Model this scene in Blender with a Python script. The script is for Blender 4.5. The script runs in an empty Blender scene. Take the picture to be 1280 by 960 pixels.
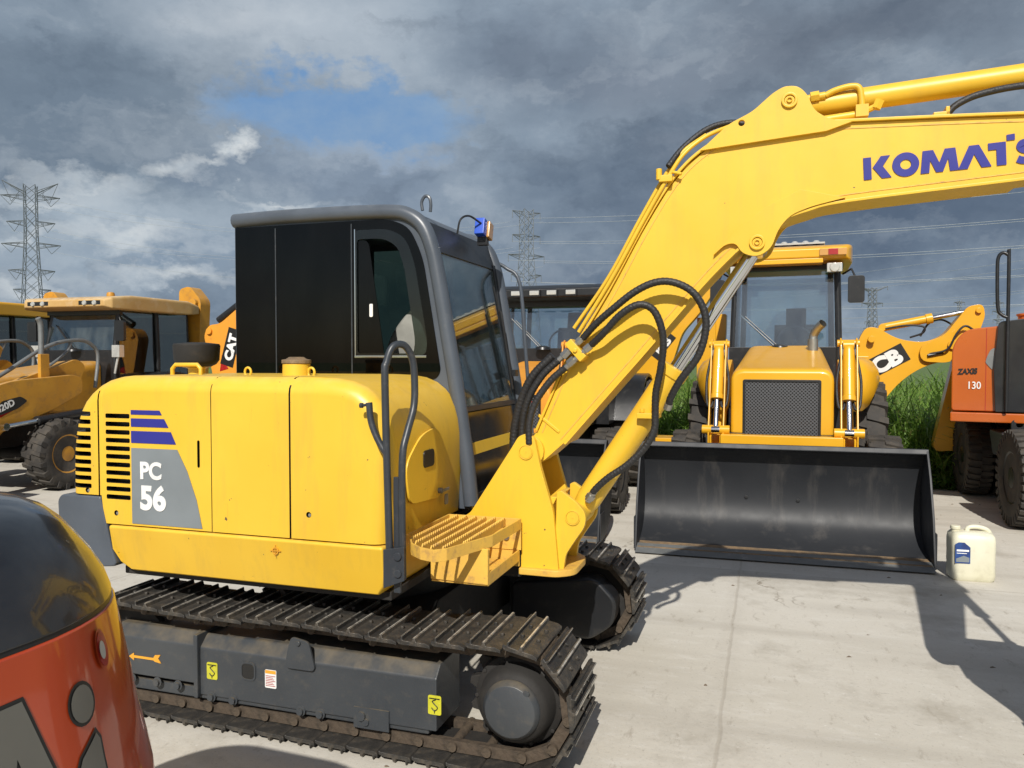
import bpy, bmesh, math, random
import numpy as np
from mathutils import Vector, Matrix
R = math.radians
random.seed(7); rng = np.random.default_rng(11)
scene = bpy.context.scene
COL = scene.collection

# ------------------------------------------------------------------ materials
def nt_new(name):
    m = bpy.data.materials.new(name); m.use_nodes = True
    nt = m.node_tree; nt.nodes.clear()
    out = nt.nodes.new('ShaderNodeOutputMaterial')
    return m, nt, out

def N(nt, t, **kw):
    n = nt.nodes.new('ShaderNode' + t)
    for k, v in kw.items():
        if k.startswith('i_'):
            key = k[2:].replace('_', ' ')
            n.inputs[int(key) if key.isdigit() else key].default_value = v
        else: setattr(n, k, v)
    return n

def rgba(c): return (c[0], c[1], c[2], 1)

def ramp(nt, src, a, b, ca=(0, 0, 0), cb=(1, 1, 1)):
    r = N(nt, 'ValToRGB'); e = r.color_ramp.elements
    e[0].position = a; e[1].position = b; e[0].color = rgba(ca); e[1].color = rgba(cb)
    nt.links.new(src, r.inputs[0]); return r.outputs[0]

def mix(nt, fac, a, b, blend='MIX'):
    m = N(nt, 'MixRGB', blend_type=blend)
    for s, v in ((0, fac), (1, a), (2, b)):
        if isinstance(v, (int, float)): m.inputs[s].default_value = v
        elif isinstance(v, tuple): m.inputs[s].default_value = rgba(v)
        else: nt.links.new(v, m.inputs[s])
    return m.outputs[0]

def surf(name, base, rough=.5, metal=0., var=None, vs=2.0, dirt=None, ds=9.0, da=.55, db=.75, dk=.7,
         bump=0., bs=60., coat=0., spec=.5, streak=False, dust=None, dustk=.5, chips=0):
    m, nt, out = nt_new(name)
    p = N(nt, 'BsdfPrincipled'); nt.links.new(p.outputs[0], out.inputs[0])
    tc = N(nt, 'TexCoord'); co = tc.outputs['Object']
    if streak:
        mp = N(nt, 'Mapping'); mp.inputs['Scale'].default_value = (1, 1, .12)
        nt.links.new(co, mp.inputs[0]); sco = mp.outputs[0]
    else: sco = co
    col = rgba(base)
    n1 = N(nt, 'TexNoise'); n1.inputs['Scale'].default_value = vs; n1.inputs['Detail'].default_value = 6
    nt.links.new(co, n1.inputs['Vector'])
    c = mix(nt, ramp(nt, n1.outputs[0], .35, .68), tuple(base), tuple(var or [x * .86 for x in base]))
    rr = None
    if dirt:
        n2 = N(nt, 'TexNoise'); n2.inputs['Scale'].default_value = ds; n2.inputs['Detail'].default_value = 9
        n2.inputs['Roughness'].default_value = .65
        nt.links.new(sco, n2.inputs['Vector'])
        f = ramp(nt, n2.outputs[0], da, db)
        fm = N(nt, 'Math', operation='MULTIPLY'); fm.inputs[1].default_value = dk; nt.links.new(f, fm.inputs[0])
        c = mix(nt, fm.outputs[0], c, tuple(dirt)); rr = fm.outputs[0]
    if dust:                                   # settled dust on faces that look up
        g = N(nt, 'NewGeometry'); sx = N(nt, 'SeparateXYZ'); nt.links.new(g.outputs['Normal'], sx.inputs[0])
        up = ramp(nt, sx.outputs[2], .35, .95)
        n3 = N(nt, 'TexNoise'); n3.inputs['Scale'].default_value = 14; n3.inputs['Detail'].default_value = 7
        nt.links.new(co, n3.inputs['Vector'])
        q = N(nt, 'Math', operation='MULTIPLY'); nt.links.new(up, q.inputs[0])
        nt.links.new(ramp(nt, n3.outputs[0], .3, .7), q.inputs[1])
        q2 = N(nt, 'Math', operation='MULTIPLY'); q2.inputs[1].default_value = dustk; nt.links.new(q.outputs[0], q2.inputs[0])
        c = mix(nt, q2.outputs[0], c, tuple(dust))
    if chips:
        n6 = N(nt, 'TexNoise'); n6.inputs['Scale'].default_value = 34; n6.inputs['Detail'].default_value = 3; nt.links.new(co, n6.inputs['Vector'])
        c = mix(nt, ramp(nt, n6.outputs[0], .745, .755), c, (.10, .07, .04))
        n7 = N(nt, 'TexNoise'); n7.inputs['Scale'].default_value = 4.5; n7.inputs['Detail'].default_value = 10; n7.inputs['Roughness'].default_value = .7
        mp7 = N(nt, 'Mapping'); mp7.inputs['Scale'].default_value = (2.2, 2.2, .35); nt.links.new(co, mp7.inputs[0]); nt.links.new(mp7.outputs[0], n7.inputs['Vector'])
        q7 = N(nt, 'Math', operation='MULTIPLY'); q7.inputs[1].default_value = chips; nt.links.new(ramp(nt, n7.outputs[0], .5, .8), q7.inputs[0])
        c = mix(nt, q7.outputs[0], c, (.42, .27, .06))
    nt.links.new(c, p.inputs['Base Color'])
    p.inputs['Metallic'].default_value = metal
    n4 = N(nt, 'TexNoise'); n4.inputs['Scale'].default_value = 7; n4.inputs['Detail'].default_value = 5
    nt.links.new(co, n4.inputs['Vector'])
    mr = N(nt, 'MapRange'); mr.inputs[3].default_value = max(.02, rough - .08); mr.inputs[4].default_value = min(1, rough + .12)
    nt.links.new(n4.outputs[0], mr.inputs[0])
    nt.links.new(mr.outputs[0], p.inputs['Roughness'])
    p.inputs['Specular IOR Level'].default_value = spec
    p.inputs['Coat Weight'].default_value = coat; p.inputs['Coat Roughness'].default_value = .06
    if bump:
        b = N(nt, 'Bump'); b.inputs['Strength'].default_value = bump; b.inputs['Distance'].default_value = .01
        n5 = N(nt, 'TexNoise'); n5.inputs['Scale'].default_value = bs; n5.inputs['Detail'].default_value = 6
        nt.links.new(co, n5.inputs['Vector']); nt.links.new(n5.outputs[0], b.inputs['Height'])
        nt.links.new(b.outputs[0], p.inputs['Normal'])
    return m

def glass(name, tint, refl=.5, rough=.02, smear=0., smearcol=(.5, .55, .55)):
    m, nt, out = nt_new(name)
    t = N(nt, 'BsdfTransparent'); t.inputs[0].default_value = rgba(tint)
    g = N(nt, 'BsdfGlossy'); g.inputs['Roughness'].default_value = rough; g.inputs[0].default_value = (1, 1, 1, 1)
    f = N(nt, 'LayerWeight'); f.inputs[0].default_value = .35
    mm = N(nt, 'MapRange'); mm.inputs[3].default_value = .05 + refl * .12; mm.inputs[4].default_value = min(1, .35 + refl)
    nt.links.new(f.outputs['Fresnel'], mm.inputs[0])
    x = N(nt, 'MixShader'); nt.links.new(mm.outputs[0], x.inputs[0]); nt.links.new(t.outputs[0], x.inputs[1]); nt.links.new(g.outputs[0], x.inputs[2])
    last = x.outputs[0]
    if smear:
        d = N(nt, 'BsdfDiffuse'); d.inputs[0].default_value = rgba(smearcol)
        n = N(nt, 'TexNoise'); n.inputs['Scale'].default_value = 6; n.inputs['Detail'].default_value = 8
        tc = N(nt, 'TexCoord'); mp = N(nt, 'Mapping'); mp.inputs['Scale'].default_value = (1, 1, .35)
        nt.links.new(tc.outputs['Object'], mp.inputs[0]); nt.links.new(mp.outputs[0], n.inputs['Vector'])
        r = ramp(nt, n.outputs[0], .35, .8); q = N(nt, 'Math', operation='MULTIPLY'); q.inputs[1].default_value = smear
        nt.links.new(r, q.inputs[0])
        y = N(nt, 'MixShader'); nt.links.new(q.outputs[0], y.inputs[0]); nt.links.new(last, y.inputs[1]); nt.links.new(d.outputs[0], y.inputs[2])
        last = y.outputs[0]
    nt.links.new(last, out.inputs[0]); return m

M = {}
M['yel'] = surf('faded_yellow_paint', (.75, .480, .040), .40, var=(.69, .42, .028), vs=1.6, dirt=(.33, .15, .03), ds=26, da=.66, db=.78, dk=.5, streak=True, bump=.03, bs=22, dust=(.78, .56, .2), dustk=.35, chips=.45)
M['yelb'] = surf('boom_yellow_paint', (.75, .475, .034), .40, var=(.70, .42, .025), vs=1.3, dirt=(.30, .13, .03), ds=30, da=.69, db=.80, dk=.55, bump=.04, bs=18, dust=(.78, .53, .18), dustk=.3, chips=.35)
M['rustyel'] = surf('chipped_yellow_paint', (.72, .44, .07), .5, var=(.62, .36, .07), vs=5, dirt=(.30, .17, .08), ds=22, da=.52, db=.7, dk=.65, bump=.12, bs=60)
M['jyel'] = surf('bright_loader_yellow', (.72, .375, .018), .30, var=(.67, .34, .014), vs=2, dirt=(.35, .17, .03), ds=16, da=.68, db=.8, dk=.4, bump=.02, bs=30, coat=.25)
M['cyel'] = surf('dusty_ochre_yellow', (.55, .27, .025), .5, var=(.47, .22, .02), vs=3, dirt=(.22, .12, .05), ds=8, da=.5, db=.75, dk=.6, bump=.05, bs=40, dust=(.42, .30, .17), dustk=.75)
M['tan'] = surf('sun_bleached_tan_roof', (.52, .34, .13), .55, var=(.45, .26, .08), vs=2.5, dirt=(.6, .5, .35), ds=6, da=.5, db=.75, dk=.5, dust=(.62, .52, .38), dustk=.7)
M['kyel'] = surf('loader_orange_yellow', (.72, .30, .03), .45, vs=3, dirt=(.3, .15, .05), ds=9, dk=.5)
M['grey'] = surf('charcoal_blue_paint', (.075, .090, .112), .34, var=(.06, .072, .09), vs=5, dirt=(.16, .16, .15), ds=24, da=.6, db=.8, dk=.35, bump=.03, bs=40, dust=(.2, .21, .22), dustk=.35)
M['black'] = surf('black_paint', (.014, .015, .017), .35, dirt=(.06, .055, .05), ds=14, dk=.4)
M['dark'] = surf('grimy_black_iron', (.014, .013, .012), .75, var=(.02, .018, .016), dirt=(.05, .04, .03), ds=10, dk=.5, bump=.2, bs=30)
M['frame'] = surf('worn_undercarriage_paint', (.036, .041, .047), .42, var=(.050, .055, .060), vs=4, dirt=(.10, .09, .075), ds=17, da=.54, db=.74, dk=.45, bump=.10, bs=45, dust=(.17, .135, .085), dustk=.85)
M['shoe'] = surf('muddy_track_steel', (.046, .044, .041), .50, .45, var=(.068, .063, .056), vs=9, dirt=(.15, .125, .095), ds=18, da=.48, db=.72, dk=.65, bump=.5, bs=70)
M['link'] = surf('muddy_chain_link', (.075, .055, .038), .75, .1, var=(.10, .075, .05), vs=14, dirt=(.03, .024, .018), ds=22, da=.45, db=.65, dk=.8, bump=.4, bs=60)
M['grouser'] = surf('worn_grouser_steel', (.62, .58, .50), .36, .5, var=(.70, .66, .58), vs=12, dirt=(.06, .04, .03), ds=22, da=.5, db=.68, dk=.8, bump=.3, bs=80)
M['bucket'] = surf('dark_bucket_paint', (.019, .021, .025), .50, spec=.35, var=(.027, .029, .033), vs=1.6, dirt=(.12, .11, .10), ds=5, da=.54, db=.78, dk=.5, bump=.04, bs=12, streak=True)
M['rustedge'] = surf('rubbed_rusty_steel', (.22, .15, .085), .6, .1, var=(.13, .10, .07), vs=9, dirt=(.33, .22, .12), ds=16, da=.45, db=.65, dk=.7, bump=.2, bs=50)
M['chrome'] = surf('chromed_rod', (.72, .73, .74), .10, 1., vs=6)
M['steel'] = surf('zinc_fitting', (.42, .41, .37), .35, .85, vs=20)
M['dullsteel'] = surf('weathered_grey_steel', (.22, .23, .23), .5, .5, vs=8, dirt=(.4, .4, .38), ds=10, dk=.5)
M['rail'] = surf('dark_rail_paint', (.032, .038, .046), .38, vs=8, dirt=(.12, .11, .10), ds=20, dk=.4)
M['hose'] = surf('black_rubber_hose', (.018, .018, .019), .5, vs=30, dirt=(.07, .065, .06), ds=30, dk=.35, bump=.3, bs=120)
M['tyre'] = surf('dusty_tyre_rubber', (.030, .028, .026), .8, var=(.045, .04, .035), vs=6, dirt=(.12, .10, .075), ds=7, da=.45, db=.75, dk=.6, bump=.15, bs=60)
M['orange'] = surf('glossy_orange_paint', (.48, .11, .012), .28, var=(.41, .085, .010), vs=1.5, coat=.7, dirt=(.3, .1, .03), ds=20, da=.7, db=.82, dk=.3, bump=.015, bs=8)
M['redor'] = surf('glossy_red_orange_paint', (.46, .060, .012), .30, var=(.38, .042, .009), vs=2, coat=.8, dirt=(.22, .05, .02), ds=12, da=.66, db=.82, dk=.3, bump=.01, bs=7)
M['cowl'] = surf('glossy_black_cowl', (.008, .009, .012), .30, coat=.6, var=(.014, .015, .018), dirt=(.05, .05, .05), ds=5, da=.5, db=.8, dk=.4, bump=.02, bs=6)
M['decgrey'] = surf('grey_decal', (.19, .215, .23), .4, vs=5)
M['decblue'] = surf('blue_decal', (.022, .024, .23), .35, vs=5)
M['white'] = surf('white_decal', (.78, .78, .76), .4, vs=5)
M['decblack'] = surf('black_decal', (.012, .012, .012), .4)
M['olive'] = surf('olive_grey_letter', (.135, .132, .115), .45, vs=5)
M['stick'] = surf('yellow_green_sticker', (.52, .50, .03), .45, vs=20, dirt=(.15, .14, .05), ds=30, dk=.5)
M['arrow'] = surf('orange_arrow_sticker', (.72, .34, .03), .45, vs=20)
M['redlens'] = surf('red_lens', (.35, .012, .012), .15, coat=1)
M['amber'] = surf('amber_lens', (.55, .28, .07), .15, coat=1)
M['lens'] = surf('clear_lamp_lens', (.55, .55, .52), .12, .3, coat=1, vs=40)
M['bluepl'] = surf('blue_plastic', (.02, .09, .55), .4)
M['seat'] = surf('charcoal_seat_fabric', (.03, .031, .034), .8, bump=.1, bs=80)
M['plastic'] = surf('clear_plastic_cover', (.36, .36, .33), .25, var=(.22, .22, .20), vs=7, bump=.5, bs=9)
M['can'] = surf('milky_plastic', (.66, .64, .51), .36, var=(.56, .54, .40), vs=4, dirt=(.40, .36, .26), ds=9, da=.52, db=.75, dk=.5, bump=.05, bs=10)
M['canlabel'] = surf('navy_label', (.015, .035, .14), .35, var=(.02, .07, .25), vs=12)
M['red'] = surf('red_marking', (.35, .02, .012), .4)
M['gal'] = surf('galvanised_lattice', (.16, .18, .20), .6, .2)
M['wire'] = surf('aluminium_wire', (.55, .58, .62), .5, .3)
M['tglass'] = glass('tinted_cab_glass', (.42, .50, .48), .4, smear=.10)
M['dglass'] = surf('smoked_glass', (.003, .0035, .004), .07, var=(.0045, .005, .006), dirt=(.022, .025, .028), ds=3.2, da=.5, db=.9, dk=.25, vs=3, spec=.42, streak=True)
M['cglass'] = glass('clear_cab_glass', (.60, .68, .64), .12, smear=.05)
M['gglass'] = glass('greenish_cab_glass', (.45, .55, .50), .5, smear=.05)
M['pglass'] = glass('tinted_side_pane', (.24, .30, .28), -.05, smear=.008)
M['smoke'] = glass('smoked_side_glass', (.05, .055, .058), -.24, rough=.01, smear=.010, smearcol=(.3, .3, .28))
M['hglass'] = glass('dark_green_glass', (.22, .28, .25), .25, smear=.05)
M['screen'] = glass('dusty_windscreen', (.60, .68, .68), .35, smear=.05)
M['kglass'] = glass('pale_blue_glass', (.74, .82, .86), .3, smear=.04)

def mesh_grille():
    m, nt, out = nt_new('punched_grille')
    p = N(nt, 'BsdfPrincipled'); p.inputs['Roughness'].default_value = .5
    tc = N(nt, 'TexCoord'); v = N(nt, 'TexVoronoi'); v.inputs['Scale'].default_value = 42; v.inputs['Randomness'].default_value = 0.0
    mp = N(nt, 'Mapping'); mp.inputs['Scale'].default_value = (0, 1, 1.0); mp.inputs['Rotation'].default_value = (R(45), 0, 0)
    nt.links.new(tc.outputs['Object'], mp.inputs[0]); nt.links.new(mp.outputs[0], v.inputs['Vector'])
    f = ramp(nt, v.outputs['Distance'], .30, .36)
    nt.links.new(mix(nt, f, (.003, .003, .003), (.075, .078, .085)), p.inputs['Base Color'])
    b = N(nt, 'Bump'); b.inputs['Strength'].default_value = .8; b.inputs['Distance'].default_value = .004
    nt.links.new(f, b.inputs['Height']); nt.links.new(b.outputs[0], p.inputs['Normal'])
    nt.links.new(p.outputs[0], out.inputs[0]); return m
M['grille'] = mesh_grille()

def mth_(nt, sock, k):
    m = N(nt, 'Math', operation='MULTIPLY'); m.inputs[1].default_value = k; nt.links.new(sock, m.inputs[0]); return m.outputs[0]
def concrete():
    m, nt, out = nt_new('worn_yard_concrete')
    p = N(nt, 'BsdfPrincipled'); tc = N(nt, 'TexCoord'); co = tc.outputs['Object']
    def nz(s, d=8, r=.6, sc=(1, 1, 1)):
        mp = N(nt, 'Mapping'); mp.inputs['Scale'].default_value = sc; nt.links.new(co, mp.inputs[0])
        n = N(nt, 'TexNoise'); n.inputs['Scale'].default_value = s; n.inputs['Detail'].default_value = d; n.inputs['Roughness'].default_value = r
        nt.links.new(mp.outputs[0], n.inputs['Vector']); return n.outputs[0]
    c = mix(nt, ramp(nt, nz(.55), .32, .68), (.48, .45, .385), (.57, .54, .48))
    c = mix(nt, ramp(nt, nz(3.2, 9, .7, (1, 2.5, 1)), .52, .72), c, (.58, .555, .50))
    c = mix(nt, ramp(nt, nz(6, 10, .72, (2.2, .8, 1)), .58, .70), c, (.35, .315, .26))
    c = mix(nt, ramp(nt, nz(1.1, 9, .7), .52, .74), c, (.33, .30, .245))
    c = mix(nt, ramp(nt, nz(60, 5, .75), .58, .74), c, (.27, .245, .205))
    c = mix(nt, ramp(nt, nz(22, 8, .75, (1, 1, 1)), .60, .72), c, (.64, .62, .575))
    c = mix(nt, mth_(nt, ramp(nt, nz(.9, 3, .5, (.25, 2.6, 1)), .50, .66), .35), c, (.30, .27, .225))
    # slab joints every 4.5 m on the yard grid, plus a few wandering cracks
    sx = N(nt, 'SeparateXYZ'); nt.links.new(co, sx.inputs[0])
    wob = nz(2.5, 5)
    def line(sock, per, off, w):
        a = N(nt, 'Math', operation='ADD'); a.inputs[1].default_value = off; nt.links.new(sock, a.inputs[0])
        w2 = N(nt, 'Math', operation='MULTIPLY_ADD'); w2.inputs[1].default_value = .05; nt.links.new(wob, w2.inputs[0]); nt.links.new(a.outputs[0], w2.inputs[2])
        pp = N(nt, 'Math', operation='PINGPONG'); pp.inputs[1].default_value = per / 2; nt.links.new(w2.outputs[0], pp.inputs[0])
        return ramp(nt, pp.outputs[0], w * .4, w, (1, 1, 1), (0, 0, 0))
    j1 = line(sx.outputs[0], 4.6, 0.0, .012); j2 = line(sx.outputs[1], 5.2, 0.0, .010)
    jj = mix(nt, 1., j1, j2, 'LIGHTEN')
    js = line(sx.outputs[0], 4.6, 0.0, .09)
    jm = N(nt, 'Math', operation='MULTIPLY'); jm.inputs[1].default_value = .5; nt.links.new(jj, jm.inputs[0])
    js2 = N(nt, 'Math', operation='MULTIPLY'); nt.links.new(js, js2.inputs[0]); nt.links.new(ramp(nt, nz(9, 8, .8), .35, .7), js2.inputs[1])
    js3 = N(nt, 'Math', operation='MULTIPLY'); js3.inputs[1].default_value = .22; nt.links.new(js2.outputs[0], js3.inputs[0])
    c = mix(nt, js3.outputs[0], c, (.30, .27, .23))
    c = mix(nt, mth_(nt, jm.outputs[0], .6), c, (.27, .235, .185))
    c = mix(nt, ramp(nt, nz(14, 9, .75, (.35, 1.6, 1)), .62, .74), c, (.27, .25, .21))
    c = mix(nt, ramp(nt, nz(5, 6, .6, (1, 1, 1)), .70, .76), c, (.22, .20, .17))
    v = N(nt, 'TexVoronoi', feature='DISTANCE_TO_EDGE'); v.inputs['Scale'].default_value = .33
    ad = N(nt, 'VectorMath', operation='ADD'); nn = N(nt, 'TexNoise'); nn.inputs['Scale'].default_value = 1.7; nn.inputs['Detail'].default_value = 8
    nt.links.new(co, nn.inputs['Vector']); nt.links.new(co, ad.inputs[0]); nt.links.new(nn.outputs['Color'], ad.inputs[1]); nt.links.new(ad.outputs[0], v.inputs['Vector'])
    ck = ramp(nt, v.outputs[0], .0005, .0032, (1, 1, 1), (0, 0, 0))
    cm = N(nt, 'Math', operation='MULTIPLY'); nt.links.new(ck, cm.inputs[0]); nt.links.new(ramp(nt, nz(.8, 3), .56, .66), cm.inputs[1])
    c = mix(nt, cm.outputs[0], c, (.20, .17, .13))
    nt.links.new(c, p.inputs['Base Color']); p.inputs['Roughness'].default_value = .85; p.inputs['Specular IOR Level'].default_value = .3
    b = N(nt, 'Bump'); b.inputs['Strength'].default_value = .35; b.inputs['Distance'].default_value = .006
    nt.links.new(nz(35, 9, .75), b.inputs['Height'])
    b2 = N(nt, 'Bump', invert=True); b2.inputs['Strength'].default_value = .3; b2.inputs['Distance'].default_value = .01
    nt.links.new(jj, b2.inputs['Height']); nt.links.new(b.outputs[0], b2.inputs['Normal']); nt.links.new(b2.outputs[0], p.inputs['Normal'])
    nt.links.new(p.outputs[0], out.inputs[0]); return m
M['concrete'] = concrete()
M['soil'] = surf('weedy_soil', (.075, .125, .030), .95, var=(.10, .15, .04), vs=.6, dirt=(.06, .10, .022), ds=2, dk=.8, bump=.3, bs=5)

def leafmat(name, a, b, tr=.35):
    m, nt, out = nt_new(name)
    tc = N(nt, 'TexCoord'); n = N(nt, 'TexNoise'); n.inputs['Scale'].default_value = 1.3; n.inputs['Detail'].default_value = 6
    nt.links.new(tc.outputs['Object'], n.inputs['Vector'])
    n2 = N(nt, 'TexNoise'); n2.inputs['Scale'].default_value = 19; nt.links.new(tc.outputs['Object'], n2.inputs['Vector'])
    c = mix(nt, ramp(nt, n.outputs[0], .35, .65), a, b)
    c = mix(nt, ramp(nt, n2.outputs[0], .45, .75), c, tuple(x * 1.5 for x in b))
    n3 = N(nt, 'TexNoise'); n3.inputs['Scale'].default_value = 31; n3.inputs['Detail'].default_value = 2
    mp3 = N(nt, 'Mapping'); mp3.inputs['Scale'].default_value = (1, 1, .12); nt.links.new(tc.outputs['Object'], mp3.inputs[0]); nt.links.new(mp3.outputs[0], n3.inputs['Vector'])
    c = mix(nt, ramp(nt, n3.outputs[0], .60, .66), c, (.26, .21, .085))
    d = N(nt, 'BsdfPrincipled'); d.inputs['Roughness'].default_value = .5; nt.links.new(c, d.inputs['Base Color'])
    t = N(nt, 'BsdfTranslucent'); nt.links.new(c, t.inputs[0])
    x = N(nt, 'MixShader'); x.inputs[0].default_value = tr
    nt.links.new(d.outputs[0], x.inputs[1]); nt.links.new(t.outputs[0], x.inputs[2]); nt.links.new(x.outputs[0], out.inputs[0]); return m
M['grass'] = leafmat('tall_grass_blades', (.105, .200, .028), (.165, .275, .045), .45)
M['weed'] = leafmat('broad_weed_leaves', (.085, .19, .026), (.14, .27, .04), .45)

# ------------------------------------------------------------------ mesh helpers
def rr(x0, y0, x1, y1, r, n=5):
    p = []
    for cx, cy, a in ((x1 - r, y1 - r, 0), (x0 + r, y1 - r, 90), (x0 + r, y0 + r, 180), (x1 - r, y0 + r, 270)):
        for i in range(n + 1): t = R(a + 90 * i / n); p.append((cx + r * math.cos(t), cy + r * math.sin(t)))
    return p
def circ(cx, cy, r, n=20): return [(cx + r * math.cos(2 * math.pi * i / n), cy + r * math.sin(2 * math.pi * i / n)) for i in range(n)]
def rnd(pts, r, n=4):
    out = []; L = len(pts)
    for i in range(L):
        q = pts[i]; rad = q[2] if len(q) > 2 else r
        a = Vector(pts[i - 1][:2]); b = Vector(q[:2]); c = Vector(pts[(i + 1) % L][:2])
        if rad <= 0: out.append(tuple(b)); continue
        u = (a - b); v = (c - b); k = min(rad, u.length * .48, v.length * .48)
        p0 = b + u.normalized() * k; p1 = b + v.normalized() * k
        for j in range(n + 1):
            t = j / n; out.append(tuple(p0 * (1 - t) ** 2 + b * 2 * t * (1 - t) + p1 * t * t))
    return out
def smooth(pts, k=8):
    P = [Vector(p) for p in pts]; P = [P[0] * 2 - P[1]] + P + [P[-1] * 2 - P[-2]]; o = []
    for i in range(1, len(P) - 2):
        a, b, c, d = P[i - 1:i + 3]
        for j in range(k):
            t = j / k
            o.append(.5 * ((2 * b) + (c - a) * t + (2 * a - 5 * b + 4 * c - d) * t * t + (3 * b - a - 3 * c + d) * t ** 3))
    o.append(P[-2]); return o

class MB:
    def __init__(s): s.bm = bmesh.new(); s.mi = 0; s.X = Matrix.Identity(4)
    def _v(s, p): return s.bm.verts.new(s.X @ Vector(p))
    def _f(s, vs):
        try: f = s.bm.faces.new(vs); f.material_index = s.mi; return f
        except ValueError: return None
    def box(s, x0, x1, y0, y1, z0, z1):
        v = [s._v((x, y, z)) for x in (x0, x1) for y in (y0, y1) for z in (z0, z1)]
        for f in ((0, 1, 3, 2), (4, 6, 7, 5), (0, 4, 5, 1), (2, 3, 7, 6), (0, 2, 6, 4), (1, 5, 7, 3)): s._f([v[i] for i in f])
        return s
    def _m(s, plane, u, v, w):
        return {'xz': (u, w, v), 'yz': (w, u, v), 'xy': (u, v, w)}[plane]
    def prism(s, pts, plane, a, b):
        A = [s._v(s._m(plane, p[0], p[1], a)) for p in pts]; B = [s._v(s._m(plane, p[0], p[1], b)) for p in pts]
        n = len(pts); s._f(A); s._f(B[::-1])
        for i in range(n): s._f([A[i], A[(i + 1) % n], B[(i + 1) % n], B[i]])
        return s
    def plate(s, outer, holes, plane, a, b):
        tmp = bmesh.new(); es = []
        for lp in [outer] + list(holes):
            vs = [tmp.verts.new((p[0], p[1], 0)) for p in lp]
            for i in range(len(vs)): es.append(tmp.edges.new((vs[i], vs[(i + 1) % len(vs)])))
        bmesh.ops.triangle_fill(tmp, use_beauty=True, use_dissolve=False, edges=es, normal=(0, 0, 1))
        tmp.verts.ensure_lookup_table(); tmp.verts.index_update()
        for w in (a, b):
            V = [s._v(s._m(plane, v.co.x, v.co.y, w)) for v in tmp.verts]
            for f in tmp.faces: s._f([V[v.index] for v in f.verts])
            if w == a: VA = V
            else: VB = V
        for e in tmp.edges:
            if len(e.link_faces) == 1:
                i, j = e.verts[0].index, e.verts[1].index; s._f([VA[i], VA[j], VB[j], VB[i]])
        tmp.free(); return s
    def tube(s, pts, r, n=10, sm=0, cap=True):
        P = smooth(pts, sm) if sm else [Vector(p) for p in pts]
        rs = r if isinstance(r, (list, tuple)) else [r] * len(P)
        if len(rs) != len(P): rs = [rs[min(len(rs) - 1, int(i * len(rs) / len(P)))] for i in range(len(P))]
        T = []
        for i in range(len(P)):
            d = (P[min(i + 1, len(P) - 1)] - P[max(i - 1, 0)]); T.append(d.normalized() if d.length > 1e-9 else Vector((0, 0, 1)))
        up = Vector((0, 0, 1)) if abs(T[0].z) < .9 else Vector((1, 0, 0))
        u = T[0].cross(up).normalized(); rings = []
        for i, p in enumerate(P):
            u = (u - T[i] * u.dot(T[i])).normalized(); w = T[i].cross(u)
            rings.append([s._v(p + (u * math.cos(2 * math.pi * k / n) + w * math.sin(2 * math.pi * k / n)) * rs[i]) for k in range(n)])
        for a, b in zip(rings, rings[1:]):
            for k in range(n): s._f([a[k], a[(k + 1) % n], b[(k + 1) % n], b[k]])
        if cap: s._f(rings[0][::-1]); s._f(rings[-1])
        return s
    def cyl(s, a, b, r, n=20): return s.tube([a, b], r, n)
    def lathe(s, prof, o, ax, n=28):
        ax = Vector(ax).normalized(); o = Vector(o)
        u = ax.cross(Vector((0, 0, 1)) if abs(ax.z) < .9 else Vector((1, 0, 0))).normalized(); w = ax.cross(u)
        rings = [[s._v(o + ax * h + (u * math.cos(2 * math.pi * k / n) + w * math.sin(2 * math.pi * k / n)) * r) for k in range(n)] for h, r in prof]
        for a, b in zip(rings, rings[1:]):
            for k in range(n): s._f([a[k], a[(k + 1) % n], b[(k + 1) % n], b[k]])
        s._f(rings[0][::-1]); s._f(rings[-1]); return s
    def loft(s, rings, cap=True):
        V = [[s._v(p) for p in r] for r in rings]; n = len(V[0])
        for a, b in zip(V, V[1:]):
            for k in range(n): s._f([a[k], a[(k + 1) % n], b[(k + 1) % n], b[k]])
        if cap: s._f(V[0][::-1]); s._f(V[-1])
        return s
    def build(s, name, mats, parent=None, bev=.004, seg=2, ang=35, label=None):
        bm = s.bm
        bmesh.ops.recalc_face_normals(bm, faces=bm.faces)
        if bev:
            ed = [e for e in bm.edges if len(e.link_faces) == 2 and e.calc_face_angle(0) > R(ang)]
            if ed: bmesh.ops.bevel(bm, geom=ed, offset=bev, segments=seg, affect='EDGES', profile=.5, clamp_overlap=True)
        me = bpy.data.meshes.new(name); bm.to_mesh(me); bm.free()
        for m in (mats if isinstance(mats, (list, tuple)) else [mats]): me.materials.append(M[m] if isinstance(m, str) else m)
        me.polygons.foreach_set('use_smooth', [True] * len(me.polygons))
        me.set_sharp_from_angle(angle=R(38))
        o = bpy.data.objects.new(name, me); COL.objects.link(o)
        if parent: o.parent = parent
        if label: o['label'] = label
        if bev:
            w = o.modifiers.new('flat', 'WEIGHTED_NORMAL'); w.keep_sharp = True; w.weight = 80
        return o

def thing(name, label, cat, loc=(0, 0, 0), rz=0, group=None):
    o = bpy.data.objects.new(name, None); COL.objects.link(o); o.location = loc; o.rotation_euler.z = rz
    o.empty_display_size = .3; o['label'] = label; o['category'] = cat
    if group: o['group'] = group
    return o
def tag(o, label, cat, group=None):
    o['label'] = label; o['category'] = cat
    if group: o['group'] = group
    return o
def copyobj(o, parent, mat=None):
    c = o.copy(); COL.objects.link(c); c.parent = parent
    if mat is not None: c.matrix_local = mat
    return c

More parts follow.
